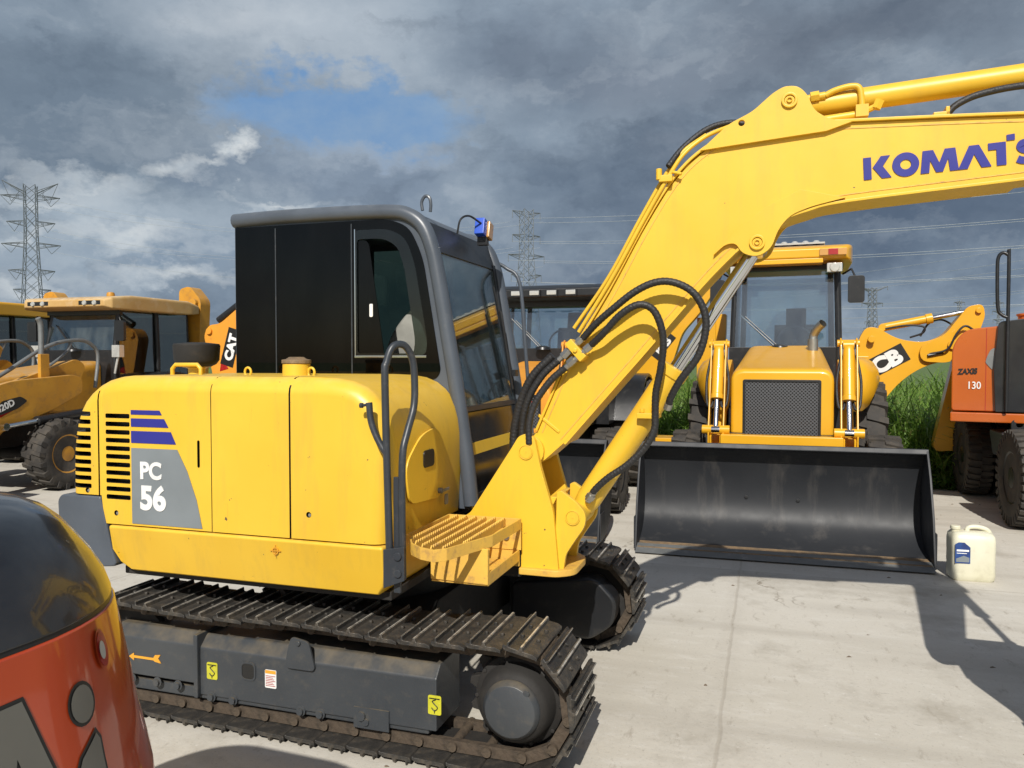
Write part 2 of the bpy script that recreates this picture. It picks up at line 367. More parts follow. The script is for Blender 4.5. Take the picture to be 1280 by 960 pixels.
def text_mesh(txt, size, bold=0., ext=.0015, shear=0., align='LEFT', sp=1.):
    cu = bpy.data.curves.new('t', 'FONT'); cu.body = txt; cu.size = size; cu.offset = bold; cu.extrude = ext; cu.shear = shear
    cu.align_x = align; cu.space_character = sp; cu.resolution_u = 6
    o = bpy.data.objects.new('t', cu); COL.objects.link(o)
    bpy.context.view_layer.update()
    me = bpy.data.meshes.new_from_object(o.evaluated_get(bpy.context.evaluated_depsgraph_get()))
    bpy.data.objects.remove(o); return me
def lettering(name, txt, size, parent, mtx, mat, bold=0., sx=1., **k):
    me = text_mesh(txt, size, bold, **k); me.materials.clear(); me.materials.append(M[mat])
    me.transform(mtx @ Matrix.Diagonal((sx, 1, 1, 1)))
    o = bpy.data.objects.new(name, me); COL.objects.link(o); o.parent = parent; return o
def frame(o, u, v):
    u = Vector(u).normalized(); v = Vector(v); v = (v - u * v.dot(u)).normalized(); w = u.cross(v)
    m = Matrix((u, v, w)).transposed().to_4x4(); m.translation = Vector(o); return m

# ------------------------------------------------------------------ tyre
def make_wheel(parent, c, Rr, w, rimmat, side=1, style='bar', name='wheel'):
    """wheel about the y axis at c; side=+1 outer face towards +y"""
    b = MB(); b.X = Matrix.Translation(c)
    h = w / 2; ri = Rr * .52
    b.lathe([(-h * .82, ri), (-h, ri * 1.15), (-h, Rr * .80), (-h * .86, Rr * .92), (-h * .5, Rr * .955), (h * .5, Rr * .955), (h * .86, Rr * .92), (h, Rr * .80), (h, ri * 1.15), (h * .82, ri)], (0, 0, 0), (0, 1, 0), 40)
    n = 20 if style == 'bar' else 34
    for i in range(n):
        for sgn in (-1, 1):
            a = 2 * math.pi * (i + (.5 if sgn > 0 else 0)) / n
            rot = Matrix.Rotation(a, 4, 'Y'); sv = b.X
            sk = .22 * sgn if style == 'bar' else .05 * sgn
            b.X = Matrix.Translation(c) @ rot
            t = math.pi * Rr / n * (.42 if style == 'bar' else .62)
            y0, y1 = (.0, h * 1.01) if sgn > 0 else (-h * 1.01, .0)
            ring = []
            for yy, off in ((y0, sk * Rr * .35 if sgn < 0 else -sk * 0), (y1, 0 if sgn < 0 else sk * Rr * .35)):
                zt = Rr if abs(yy) < h * .5 else Rr * .975
                o = off
                ring.append([(o - t, yy, Rr * .90 if abs(yy) < h * .5 else Rr * .80), (o + t, yy, Rr * .90 if abs(yy) < h * .5 else Rr * .80), (o + t * .8, yy, zt), (o - t * .8, yy, zt)])
            b.loft(ring)
            b.X = sv
    wh = b.build(name, 'tyre', parent, bev=0)
    r = MB(); r.X = Matrix.Translation(c)
    s = side
    r.lathe([(-h * .8 * s, ri * .98), (h * .56 * s, ri * .78), (h * .60 * s, ri * .45), (h * .84 * s, ri * .40), (h * .88 * s, ri * .12)], (0, 0, 0), (0, 1, 0), 32)
    r.lathe([(h * .56 * s, ri * .80), (h * .80 * s, ri * .94), (h * .88 * s, ri * 1.04), (h * .80 * s, ri * 1.05), (-h * .8 * s, ri * 1.0)], (0, 0, 0), (0, 1, 0), 32)
    for i in range(8):
        a = 2 * math.pi * i / 8; p = Vector((math.cos(a) * ri * .55, h * .57 * s, math.sin(a) * ri * .6))
        r.cyl(p, p + Vector((0, h * .12 * s, 0)), ri * .05, 6)
    r.build('rim', rimmat, wh, bev=0)
    return wh

# ==================================================================== EXCAVATOR (main)
EO = (-0.67212326, 4.30647121, 0); EA = R(-18)
ex = thing('crawler_excavator', 'faded yellow crawler excavator with black cab windows and PC 56 decal', 'excavator', EO, EA)

# ---- tracks
SC, IC, ZC, RS = 1.0, -1.0, .285, .245
def track_pos(s):
    """belt position/tangent (top run goes -x -> +x)."""
    L = SC - IC; A = math.pi * RS; P = 2 * L + 2 * A; s %= P
    if s < L: u = s / L; sag = -.022 * math.sin(math.pi * u * 2) ** 2; return IC + s, ZC + RS + sag, 0.
    s -= L
    if s < A: t = s / RS; return SC + RS * math.sin(t), ZC + RS * math.cos(t), -t
    s -= A
    if s < L: return SC - s, ZC - RS, -math.pi
    s -= L; t = s / RS; return IC - RS * math.sin(t), ZC - RS * math.cos(t), -math.pi - t
PER = 2 * (SC - IC) + 2 * math.pi * RS
NS = 36
sb = MB(); sh = PER / NS
sb.mi = 0
prof = [(-sh * .50, .012), (-sh * .50, .024), (-sh * .40, .022), (-sh * .385, .036), (-sh * .345, .036), (-sh * .33, .020), (-.010, .018), (-.006, .032), (.006, .032), (.010, .018), (sh * .34, .018), (sh * .47, .010), (sh * .47, -.004), (sh * .40, 0), (-sh * .44, .002)]
sb.prism(prof, 'xz', -.2, .2)
sb.mi = 1
sb.prism([(-sh * .388, .0355), (-sh * .342, .0355), (-sh * .350, .0395), (-sh * .380, .0395)], 'xz', -.199, .199)
sb.prism([(-.007, .0315), (.007, .0315), (.005, .0355), (-.005, .0355)], 'xz', -.198, .198)
sb.mi = 0
for sx_, sy_ in ((-.035, -.06), (-.035, .06), (.035, -.06), (.035, .06)):
    sb.cyl((sx_, sy_, .018), (sx_, sy_, .031), .010, 6)
shoe0 = sb.build('track_shoe', ['shoe', 'grouser'], None, bev=.0015, seg=1)
# one chain link pair under each shoe
lb = MB()
for y in (-.095, .095):
    lb.prism(rnd([(-sh * .56, -.052), (sh * .5, -.052), (sh * .56, -.03), (sh * .5, -.004), (-sh * .46, -.004), (-sh * .58, -.03)], .012, 3), 'xz', y - .014, y + .014)
lb.cyl((-sh * .5, -.125, -.03), (-sh * .5, .125, -.03), .021, 12)
link0 = lb.build('chain_link', 'link', None, bev=0)
first = True
for side, yc in ((1, -.75), (2, .75)):
    tb = MB()        # the belt's joined inner rail
    pts = [track_pos(i * PER / 80) for i in range(80)]
    outer = [(x + .012 * math.sin(-t) * -1, z) for x, z, t in pts]
    ring = []
    for x, z, t in pts:
        nx, nz = math.sin(-t), math.cos(-t)
        ring.append([(x - nx * .012, yc - .045, z - nz * .012), (x - nx * .012, yc + .045, z - nz * .012), (x - nx * .03, yc + .045, z - nz * .03), (x - nx * .03, yc - .045, z - nz * .03)])
    ring.append(ring[0]); tb.loft(ring, cap=False)
    tr = tb.build('crawler_track', 'dark', ex, bev=0)
    for i in range(NS):
        x, z, t = track_pos((i + .3) * sh)
        m = Matrix.Translation((x, yc, z)) @ Matrix.Rotation(-t, 4, 'Y')
        for src in (shoe0, link0):
            if first: src.parent = tr; src.matrix_local = m
            else: copyobj(src, tr, m)
        first = False
    # track frame
    s = -1 if side == 1 else 1          # outer side direction
    yo = yc + s * .135; yi = yc - s * .13
    f = MB()
    a, c = sorted((yo, yi))
    body = [(-.60, .125), (.66, .125), (.70, .16), (.70, .36), (.62, .405), (-.60, .405)]
    cut = .06
    ringp = []
    def sec(x, top, bot, o_):            # cross section with chamfered outer top edge
        return [(x, yo + o_ * 0, bot), (x, yo, top - .05), (x, yo - s * .05, top), (x, yi, top), (x, yi, bot)]
    f.loft([sec(-.55, .405, .13, 0), sec(.66, .405, .13, 0)])
    f.loft([[(x, y + s * .012, z) for x, y, z in sec(-1.04, .415, .185, 0)], [(x, y + s * .012, z) for x, y, z in sec(-.565, .415, .185, 0)]])
    f.box(-1.0, .62, min(yo - s * .01, yi), max(yo - s * .01, yi), .108, .16)
    f.prism([(-.565, .12), (-.54, .12), (-.54, .42), (-.565, .42)], 'xz', min(yo + s * .022, yi), max(yo + s * .022, yi))
    fr = f.build('track_frame', 'frame', ex, bev=.008)
    h = MB()
    h.prism(rnd([(-.04, .465, .02), (.05, .45, .02), (.085, .32, .03), (-.075, .32, .03), (-.06, .40)], .01), 'xz', min(yo + s * .001, yo + s * .014), max(yo + s * .001, yo + s * .014))
    h.cyl((-.0, yo + s * .012, .44), (-.0, yo + s * .022, .44), .012, 8)
    h.build('guide_lug', 'frame', fr, bev=.003)
    h = MB(); h.plate(rr(-.317, .232, -.235, .318, .025), [rr(-.309, .240, -.243, .310, .02)], 'xz', min(yo, yo + s * .004), max(yo, yo + s * .004)); h.build('hole_rim', 'frame', fr, bev=0)
    h = MB(); h.prism(rr(-.309, .240, -.243, .310, .02), 'xz', min(yo + s * .0005, yo + s * .002), max(yo + s * .0005, yo + s * .002)); h.build('frame_opening', 'decblack', fr, bev=0)
    for x in (-.93, -.78, -.66, -.48, -.36, .0, .10, .33):
        h = MB(); zz = .165 if x < -.5 else .13; h.lathe([(0, .024), (.003, .024), (.004, .016), (.015, .016)], (x, yo - s * (0 if x >= -.5 else -.011), zz), (0, s, 0), 12); h.build('frame_bolt', 'frame', fr, bev=0)
    h = MB(); h.prism([(.27, .10), (.44, .10), (.44, .19), (.27, .19)], 'xz', min(yo, yo + s * .008), max(yo, yo + s * .008)); h.cyl((.31, yo, .155), (.31, yo + s * .02, .155), .02, 12)
    h.build('roller_guard', 'frame', fr, bev=0)
    if side == 1:
        y = yo - .0155
        h = MB(); h.prism([(-.945, .272), (-.915, .292), (-.915, .279), (-.80, .279), (-.79, .294), (-.758, .298), (-.772, .279), (-.756, .258), (-.79, .262), (-.80, .268), (-.915, .268), (-.915, .255)], 'xz', y, y + .003); h.build('arrow_decal', 'arrow', fr, bev=0)
        y = yo - .003
        for (x0, x1, z0, z1) in ((-.503, -.444, .213, .292), (.622, .682, .205, .287)):
            h = MB(); h.prism(rr(x0, z0, x1, z1, .008), 'xz', y, y + .0025); st = h.build('hook_sticker', 'stick', fr, bev=0)
            xc = (x0 + x1) / 2; zc = (z0 + z1) / 2
            h = MB(); h.tube([(xc - .014, y - .001, zc - .012), (xc, y - .001, zc - .024), (xc + .014, y - .001, zc - .010), (xc, y - .001, zc + .004), (xc - .01, y - .001, zc + .016), (xc + .006, y - .001, zc + .024)], .0022, 6, 5)
            h.box(xc - .024, xc + .024, y - .002, y - .0005, zc + .026, zc + .030); h.tube([(xc, y - .001, zc - .034), (xc, y - .001, zc - .02)], .002, 6)
            h.build('hook_symbol', 'decblack', st, bev=0)
        h = MB(); h.prism(rr(-.185, .213, -.125, .296, .006), 'xz', y, y + .0025); st = h.build('notice_sticker', 'white', fr, bev=0)
        h = MB(); h.box(-.183, -.127, y - .001, y, .279, .294); h.build('sticker_band', 'arrow', st, bev=0)
        h = MB()
        for k in range(7): h.box(-.180, -.130 - (k % 3) * .006, y - .001, y, .222 + k * .0075, .2245 + k * .0075)
        h.build('sticker_text', 'red', st, bev=0)
    # sprocket and travel motor
    sp = MB()
    ng = 13; prof = []
    for i in range(ng * 4):
        a_ = 2 * math.pi * i / (ng * 4); rad = (.235, .235, .195, .195)[i % 4]; prof.append((SC + rad * math.cos(a_), ZC + rad * math.sin(a_)))
    sp.prism(prof, 'xz', yc - .022, yc + .022)
    sp.build('drive_sprocket', 'dark', ex, bev=.004)
    sp = MB(); sp.lathe([(0, .195), (.03, .19), (.045, .165), (.10, .150), (.115, .135), (.125, .122)], (SC, yc + s * .03, ZC), (0, s, 0), 36)
    for k in range(10):
        a_ = 2 * math.pi * k / 10; p = Vector((SC + .182 * math.cos(a_), yc + s * .055, ZC + .182 * math.sin(a_))); sp.cyl(p, p + Vector((0, s * .018, 0)), .010, 6)
    tm = sp.build('travel_motor', 'dark', ex, bev=.003)
    sp = MB(); sp.lathe([(0, .121), (.014, .119), (.032, .105), (.042, .07), (.044, .012)], (SC, yc + s * .154, ZC), (0, s, 0), 36)
    sp.cyl((SC, yc + s * .184, ZC), (SC, yc + s * .192, ZC), .012, 6); sp.cyl((SC + .07, yc + s * .182, ZC + .085), (SC + .07, yc + s * .188, ZC + .085), .014, 8)
    sp.build('motor_cover', 'frame', tm, bev=.002)
    if side == 2:            # inner housing that shows from the near side
        sp = MB(); sp.loft([[(x, y, z) for x, z in rnd([(.55, .14), (1.02, .10), (1.16, .2), (1.18, .34), (1.06, .46), (.55, .40)], .05)] for y in (yc - .30, yc - .14)])
        sp.build('motor_housing', 'black', ex, bev=.02, seg=3)
    # idler + rollers
    sp = MB(); sp.lathe([(-.05, .10), (-.05, .20), (-.02, .205), (-.018, .22), (.018, .22), (.02, .205), (.05, .20), (.05, .10)], (IC, yc, ZC), (0, 1, 0), 32); sp.build('front_idler', 'dark', ex, bev=0)
    for x in (-.66, -.36, -.06, .24, .52):
        sp = MB(); sp.lathe([(-.10, .04), (-.10, .068), (-.04, .06), (.04, .06), (.10, .068), (.10, .04)], (x, yc, .128), (0, 1, 0), 18); sp.build('track_roller', 'dark', ex, bev=0)
# carbody
b = MB(); b.loft([[(-.5, -.66, .22), (.5, -.66, .22), (.5, -.66, .36), (-.5, -.66, .36)], [(-.42, -.3, .2), (.42, -.3, .2), (.42, -.3, .5), (-.42, -.3, .5)], [(-.42, .3, .2), (.42, .3, .2), (.42, .3, .5), (-.42, .3, .5)], [(-.5, .66, .22), (.5, .66, .22), (.5, .66, .36), (-.5, .66, .36)]])
b.build('carbody', 'dark', ex, bev=.01)
b = MB(); b.lathe([(.48, .38), (.60, .40), (.62, .44), (.68, .44)], (0, 0, 0), (0, 0, 1), 40); b.build('slew_ring', 'dark', ex, bev=.003)

# ---- revolving frame
b = MB(); b.box(-1.0, .44, -.86, .90, .66, .70); b.box(.4405, .86, -.34, .90, .662, .88); b.box(-1.0, .44, -.4, .9, .70, .9)
b.build('revolving_frame', 'dark', ex, bev=.006)
# ---- hood with cut louvres
prof = [(.455, .922), (.466, 1.10), (.474, 1.25), (.474, 1.33), (.465, 1.40), (.448, 1.46), (.422, 1.51), (.388, 1.55), (.342, 1.585), (.28, 1.610), (.20, 1.622), (.1, 1.626), (-.906, 1.626), (-.97, 1.620), (-1.03, 1.605), (-1.085, 1.58), (-1.13, 1.548), (-1.17, 1.508), (-1.20, 1.46), (-1.222, 1.405), (-1.237, 1.34), (-1.246, 1.27), (-1.25, 1.2), (-1.25, 1.055), (-1.045, 1.055), (-1.028, .922)]
b = MB(); b.prism(prof, 'xz', -.95, -.13)
bm = b.bm; bmesh.ops.recalc_face_normals(bm, faces=bm.faces)
ed = [e for e in bm.edges if abs(e.verts[0].co.y + .95) < 1e-4 and abs(e.verts[1].co.y + .95) < 1e-4 and not (e.verts[0].co.z < .93 and e.verts[1].co.z < .93) and not (max(e.verts[0].co.x, e.verts[1].co.x) < -1.02 and max(e.verts[0].co.z, e.verts[1].co.z) < 1.06)]
bmesh.ops.bevel(bm, geom=ed, offset=.075, segments=5, affect='EDGES', profile=.5, clamp_overlap=True)
hood = b.build('engine_hood', ['yel', 'decblack'], ex, bev=0)
prof_rear = [(x, z) for x, z in prof if x < -.85]
cb = MB(); cb.mi = 1
for k in range(11):
    z = 1.040 + k * .0385; cb.prism(rr(-1.015, z, -.872, z + .022, .006, 2), 'xz', -1.0, -.90)
for k in range(10):
    z = 1.085 + k * .0385; cb.prism(rr(-1.26 if 0 else -1.235, z, -1.105, z + .022, .006, 2), 'xz', -1.2, -.86) if k < 8 else cb.prism(rr(-1.215, z, -1.105, z + .022, .006, 2), 'xz', -1.2, -.86)
cb.prism(rr(-.49, 1.21, -.476, 1.335, .006, 2), 'xz', -1.0, -.90)
for x, w in ((-.413, .0022), (-.002, .0045), (-1.058, .0045)):
    cb.prism([(x - w, .90), (x + w, .90), (x + w, 1.7), (x - w, 1.7)], 'xz', -1.0, -.938)
    cb.box(x - w, x + w, -1.0, -.12, 1.617, 1.7)
    # corner ring of the seam
for cxz in ((-.958, .975), (-.50, .965), (.09, 1.03), (-1.13, 1.075)):
    cb.prism(circ(cxz[0], cxz[1], .013, 12), 'xz', -1.0, -.935)
cutter = cb.build('cutter', ['decblack', 'decblack'], ex, bev=0)
md = hood.modifiers.new('b', 'BOOLEAN'); md.operation = 'DIFFERENCE'; md.object = cutter; md.solver = 'EXACT'; md.use_self = True; md.material_mode = 'TRANSFER'
bpy.context.view_layer.update()
me2 = bpy.data.meshes.new_from_object(hood.evaluated_get(bpy.context.evaluated_depsgraph_get()))
hood.modifiers.clear(); hood.data = me2
bpy.data.objects.remove(cutter)
me2.set_sharp_from_angle(angle=R(38)); wn = hood.modifiers.new('flat', 'WEIGHTED_NORMAL'); wn.keep_sharp = True; wn.weight = 80
b = MB(); b.prism([(-.862, .932), (-.862, 1.288), (-.60, 1.288), (-.545, 1.19), (-.495, 1.06), (-.465, .932)], 'xz', -.953, -.949); pd = b.build('model_plate_decal', 'decgrey', hood, bev=0)
for z0, z1, xa, xb in ((1.312, 1.368, -.607, -.635), (1.388, 1.427, -.648, -.672), (1.445, 1.466, -.685, -.698)):
    b = MB(); b.prism([(-.862, z0), (-.862, z1), (xb, z1), (xa, z0)], 'xz', -.953, -.949); b.build('stripe_decal', 'decblue', hood, bev=0)
FX = lambda x, y, z: frame((x, y, z), (1, 0, 0), (0, 0, 1))
lettering('decal_text', 'PC', .108, pd, FX(-.812, -.9545, 1.148), 'white', .004, sx=.95)
lettering('decal_text', '56', .150, pd, FX(-.812, -.9545, 1.006), 'white', .0065, sx=.98)
for cxz in ((-.958, .975), (-.50, .965), (.09, 1.03), (-1.13, 1.075)):
    b = MB(); b.cyl((cxz[0] + .002, -.940, cxz[1] - .002), (cxz[0] + .002, -.946, cxz[1] - .002), .0075, 10); b.build('panel_lock', 'steel', hood, bev=0)
# fuel door on the front face
b = MB(); b.prism(rnd([(-.76, 1.06, .06), (-.42, 1.04, .05), (-.37, 1.12, .03), (-.37, 1.30, .04), (-.46, 1.385, .08), (-.64, 1.36, .08), (-.80, 1.24, .06)], .05), 'yz', .47, .4815)
fd = b.build('fuel_door', 'yel', hood, bev=.003)
b = MB(); b.prism(rr(-.62, 1.205, -.50, 1.285, .02), 'yz', .481, .486); b.build('door_latch', 'black', fd, bev=.002)
b = MB(); b.cyl((.478, -.44, 1.075), (.50, -.44, 1.075), .014, 12); b.box(.498, .503, -.445, -.36, 1.068, 1.082); b.prism(rr(-.40, 1.0, -.36, 1.05, .01), 'yz', .492, .497); b.build('door_key', 'dullsteel', fd, bev=.001)
# fittings on top
def handle(x0, x1, y, z, h, r):
    b = MB(); b.tube([(x0, y, z - .01), (x0, y, z + h - .02), (x0 + .02, y, z + h), (x1 - .02, y, z + h), (x1, y, z + h - .02), (x1, y, z - .01)], r, 10); b.build('lift_handle', 'yel', hood, bev=0)
handle(-.93, -.755, -.60, 1.626, .05, .011)
for x in (-.51, -.145):
    b = MB(); b.tube([(x + .018 * math.cos(t), -.55, 1.64 + .022 * math.sin(t)) for t in [R(a) for a in range(-60, 241, 20)]], .006, 8); b.build('lifting_eye', 'yel', hood, bev=0)
b = MB(); b.lathe([(0, .068), (.062, .066), (.064, .058)], (-.228, -.55, 1.62), (0, 0, 1), 28); cp = b.build('filler_neck', 'yel', hood, bev=.003)
b = MB(); b.lathe([(0, .071), (.018, .071), (.022, .05), (.032, .035)], (-.228, -.55, 1.683), (0, 0, 1), 28); b.build('filler_cap', 'rustedge', cp, bev=.002)
b = MB(); b.lathe([(0, .075), (.05, .07), (.055, .05), (.10, .05), (.11, .085)], (-1.28, .0, 1.55), (0, 0, 1), 24); pc = b.build('air_cleaner', 'yel', ex, bev=.003)
b = MB(); b.lathe([(0, .07), (.02, .11), (.045, .128), (.13, .134), (.142, .128), (.150, .05)], (-1.28, .0, 1.655), (0, 0, 1), 36); b.build('rain_cap', 'dark', pc, bev=.002)
b = MB(); b.prism([(x, z) for x, z in prof if x < -.85] + [(-1.02, .92), (-.93, .92), (-.93, 1.60)][1:], 'xz', -.13, .92); b.build('rear_hood', 'yel', ex, bev=.05, seg=4)
# lower skirt + counterweight
b = MB(); b.loft([[(-1.005, y, .915), (.448, y, .915), (.448, y2, .80), (.44, y2 + .02, .735), (.40, y2 + .06, .690), (-.92, y2 + .06, .690), (-.955, y2 + .02, .735), (-.985, y2, .80)] for y, y2 in ((-.957, -.957), (-.45, -.45))])
sk = b.build('lower_skirt', 'yel', ex, bev=.014, seg=3)
b = MB(); b.plate(circ(-.075, .862, .016, 16), [circ(-.075, .862, .012, 16)], 'xz', -.9595, -.956); b.box(-.102, -.048, -.9595, -.956, .8605, .8635); b.box(-.0765, -.0735, -.9595, -.956, .836, .888); b.build('jacking_mark', 'arrow', sk, bev=0)
b = MB(); o = [(-1.305, .78, .05), (-1.315, 1.02, .03), (-1.29, 1.048, .02), (-1.05, 1.048, .01), (-.985, .80, .01), (-.955, .72, .03), (-1.16, .70, .05)]
b.prism(rnd(o, .02), 'xz', -.955, .955); b.build('counterweight', 'grey', ex, bev=.055, seg=4)

# ---- handrail at the front corner
b = MB()
b.tube([(.505, -1.0, .80), (.50, -1.0, 1.0), (.485, -1.0, 1.60), (.488, -.99, 1.69), (.505, -.965, 1.755), (.535, -.92, 1.76), (.555, -.885, 1.70), (.562, -.88, 1.60), (.564, -.895, 1.50), (.560, -.95, 1.40), (.556, -.985, 1.31), (.555, -.99, 1.1), (.555, -.985, .80)], .0155, 12, 5)
b.tube([(.495, -1.0, 1.31), (.475, -1.0, 1.335), (.445, -1.0, 1.385), (.420, -1.0, 1.45), (.412, -1.0, 1.525)], .014, 10, 5)
b.tube([(.412, -1.0, 1.518), (.385, -1.0, 1.512)], .006, 8); b.lathe([(0, .004), (.004, .011), (.016, .011), (.02, .004)], (.387, -1.0, 1.512), (-1, 0, 0), 10)
hr = b.build('handrail', 'rail', ex, bev=0)
b = MB(); b.loft([[(.485, -1.025, .925), (.575, -1.015, .94), (.575, -1.005, .94), (.485, -1.015, .925)], [(.485, -1.025, .765), (.575, -1.015, .80), (.575, -1.005, .80), (.485, -1.015, .765)]]); b.box(.487, .497, -1.02, -.90, .77, .92)
b.cyl((.548, -1.01, .90), (.549, -1.026, .90), .017, 12); b.cyl((.548, -1.01, .83), (.549, -1.026, .83), .017, 12)
b.box(.515, .545, -.99, -.975, .74, 1.22)
b.build('rail_bracket', 'rail', hr, bev=.003)

# ---- step
b = MB()
OUT = [(.535, -.84), (.545, -.90), (.59, -.98), (.655, -1.035), (.725, -1.06), (.765, -1.02), (.86, -.74), (.872, -.37)]
z1, z0 = .950, .900
OUTi = [(x - .006 * 0, y + .008) for x, y in OUT]
V0 = [[(x, y, z) for (x, y) in OUT] for z in (z0, z1)]
for (p, q) in zip(OUT, OUT[1:]):
    d = Vector((q[0] - p[0], q[1] - p[1])).normalized(); n = Vector((-d.y, d.x)) * .008
    b.loft([[(p[0], p[1], z0), (q[0], q[1], z0), (q[0], q[1], z1), (p[0], p[1], z1)], [(p[0] + n.x, p[1] + n.y, z0), (q[0] + n.x, q[1] + n.y, z0), (q[0] + n.x, q[1] + n.y, z1), (p[0] + n.x, p[1] + n.y, z1)]])
b.box(.50, .872, -.372, -.364, .80, z1); b.box(.50, .508, -.90, -.37, z0, z1)
st = b.build('step_platform', 'rustyel', ex, bev=.002)
for k in range(6):
    x = .55 + k * .048
    ym = np.interp(x, [.535, .545, .59, .655, .725, .765, .86, .872], [-.84, -.89, -.965, -1.02, -1.045, -1.0, -.72, -.40])
    g = MB(); t = []; y = ym + .01; nt_ = int((-.375 - y) / .022)
    for i in range(nt_): t += [(y + i * .022, z1 - .006), (y + i * .022 + .011, z1 + .006)]
    pts = [(y, z0 + .012)] + t + [(-.375, z1 - .006), (-.375, z0 + .012)]
    g.prism(pts, 'yz', x, x + .006)
    g.build('grating_bar', 'rustyel', st, bev=0)
b = MB()
b.prism([(.60, .905), (.60, .758), (.862, .752), (.862, .905)], 'xz', -.808, -.80)
b.box(.854, .862, -.80, -.366, .745, .800); b.box(.60, .854, -.80, -.38, .745, .753); b.box(.52, .862, -.366, -.358, .72, .92)
b.box(.854, .862, -.80, -.785, .80, .90)
b.build('step_support', 'rustyel', ex, bev=.003)
b = MB(); b.cyl((.80, -.366, .86), (.80, -.382, .86), .016, 12); b.build('support_bolt', 'steel', ex, bev=.002)

# ---- boom bracket
b = MB()
np_ = [(.50, .90, 0), (.60, .955, .02), (.825, 1.30, .02), (.845, 1.335, .03), (.885, 1.352, .04), (.925, 1.335, .03), (.955, 1.20, .02), (1.02, .98, .02), (1.045, .71, 0), (.86, .71, 0), (.86, .80, 0), (.50, .80, 0)]
for y0_, y1_ in ((-.335, -.300), (-.01, .025)): b.prism(rnd(np_, 0, 4), 'xz', y0_, y1_)
b.box(.86, 1.03, -.30, -.01, .73, .80)
b.prism([(.865, .80), (.90, .80), (1.03, 1.05), (1.0, 1.05)], 'xz', -.3, -.01)
br = b.build('boom_bracket', 'yelb', ex, bev=.004)
b = MB()
cy_ = [(1.02, .70, 0), (1.03, 1.075, 0), (1.05, 1.085, .01), (1.13, 1.03, .03), (1.172, .98, .04), (1.168, .92, .04), (1.12, .85, .03), (1.075, .78, .02), (1.065, .71, 0)]
for y0_, y1_ in ((-.312, -.282), (-.05, -.02)): b.prism(rnd(cy_, 0, 4), 'xz', y0_, y1_)
b.build('cylinder_bracket', 'yelb', br, bev=.004)
b = MB(); b.prism(rnd([(.855, -.36, .01), (1.04, -.36, .03), (1.12, -.30, .05), (1.12, -.05, .05), (1.04, .045, .03), (.855, .045, .01)], .02), 'xy', .680, .712); b.build('bracket_foot', 'rustyel', br, bev=.005)
for p, y in (((.885, 1.262), -.335), ((1.108, .958), -.312)):
    b = MB(); b.plate(circ(p[0], p[1], .036, 24), [circ(p[0], p[1], .031, 24)], 'xz', y - .006, y); b.cyl((p[0], y - .004, p[1]), (p[0], .03, p[1]), .030, 24); b.cyl((p[0], y - .006, p[1]), (p[0], y, p[1]), .004, 8); b.build('pivot_pin', 'yelb', br, bev=.002)

# ---- boom
top = [(.925, 1.36), (1.0, 1.53), (1.07, 1.685), (1.272, 2.015), (1.42, 2.285), (1.53, 2.465), (1.62, 2.575), (1.72, 2.65), (1.82, 2.690), (1.95, 2.705), (2.15, 2.706), (2.35, 2.700), (2.93, 2.672), (3.70, 2.62)]
und = [(3.78, 2.50), (2.94, 2.425), (2.29, 2.378), (2.13, 2.348), (2.02, 2.312), (1.94, 2.27), (1.85, 2.20), (1.733, 2.085), (1.618, 1.955), (1.422, 1.725), (1.29, 1.575), (1.055, 1.305)]
bp = top + und + [(.96, 1.22), (.90, 1.19), (.85, 1.20), (.83, 1.26)]
b = MB(); b.prism(bp, 'xz', -.268, -.045)
bo = b.build('boom', 'yelb', ex, bev=.004)
def strip(pts, th, y0, y1):
    m = MB(); P = [Vector((p[0], p[1])) for p in pts]; ring = []
    for i, p in enumerate(P):
        d = (P[min(i + 1, len(P) - 1)] - P[max(i - 1, 0)]).normalized(); n = Vector((-d.y, d.x)) * th
        a_ = p; c_ = p + n; ring.append([(a_.x, y0, a_.y), (c_.x, y0, c_.y), (c_.x, y1, c_.y), (a_.x, y1, a_.y)])
    m.loft(ring); return m
def dens(pts, k=4): return [(p.x, p.y) for p in smooth([(a, c, 0) for a, c in pts], k)]
strip(dens(top[:13] + [(3.70, 2.62)]), .012, -.284, -.03).build('boom_top_plate', 'yelb', bo, bev=.002)
strip(dens(und[1:]), .012, -.284, -.03).build('boom_bottom_plate', 'yelb', bo, bev=.002)
def inset(pts, dd):
    P = [Vector(p) for p in dens(pts)]; o_ = []
    for i, p in enumerate(P):
        d = (P[min(i + 1, len(P) - 1)] - P[max(i - 1, 0)]).normalized(); q = p - Vector((-d.y, d.x)) * dd; o_.append((q.x, q.y))
    return o_
for src in (top[:13] + [(3.60, 2.62)], und[1:]):
    strip(inset(src, .026), .005, -.2705, -.266).build('weld_bead', 'rustyel', bo, bev=0)
# ears
b = MB()
ear = [(1.68, 2.63, 0), (1.80, 2.735, .03), (1.90, 2.78, .03), (1.985, 2.852, .03), (2.03, 2.875, .02), (2.085, 2.872, .03), (2.125, 2.83, .03), (2.15, 2.76, .04), (2.22, 2.715, .03), (2.30, 2.70, 0), (2.2, 2.67, 0), (1.8, 2.64, 0)]
ear_i = rnd(ear, .01, 4)
for y0_, y1_ in ((-.290, -.268), (-.045, -.023)): b.plate(ear_i, [circ(1.855, 2.735, .014, 14)], 'xz', y0_, y1_)
low = [(1.66, 2.095, 0), (1.74, 2.20, .02), (1.80, 2.235, .03), (1.86, 2.16, .05), (1.93, 2.145, .05), (1.995, 2.18, .05), (2.02, 2.28, .04), (2.12, 2.345, .03), (2.28, 2.39, 0), (2.1, 2.44, 0), (1.95, 2.38, 0), (1.8, 2.27, 0)]
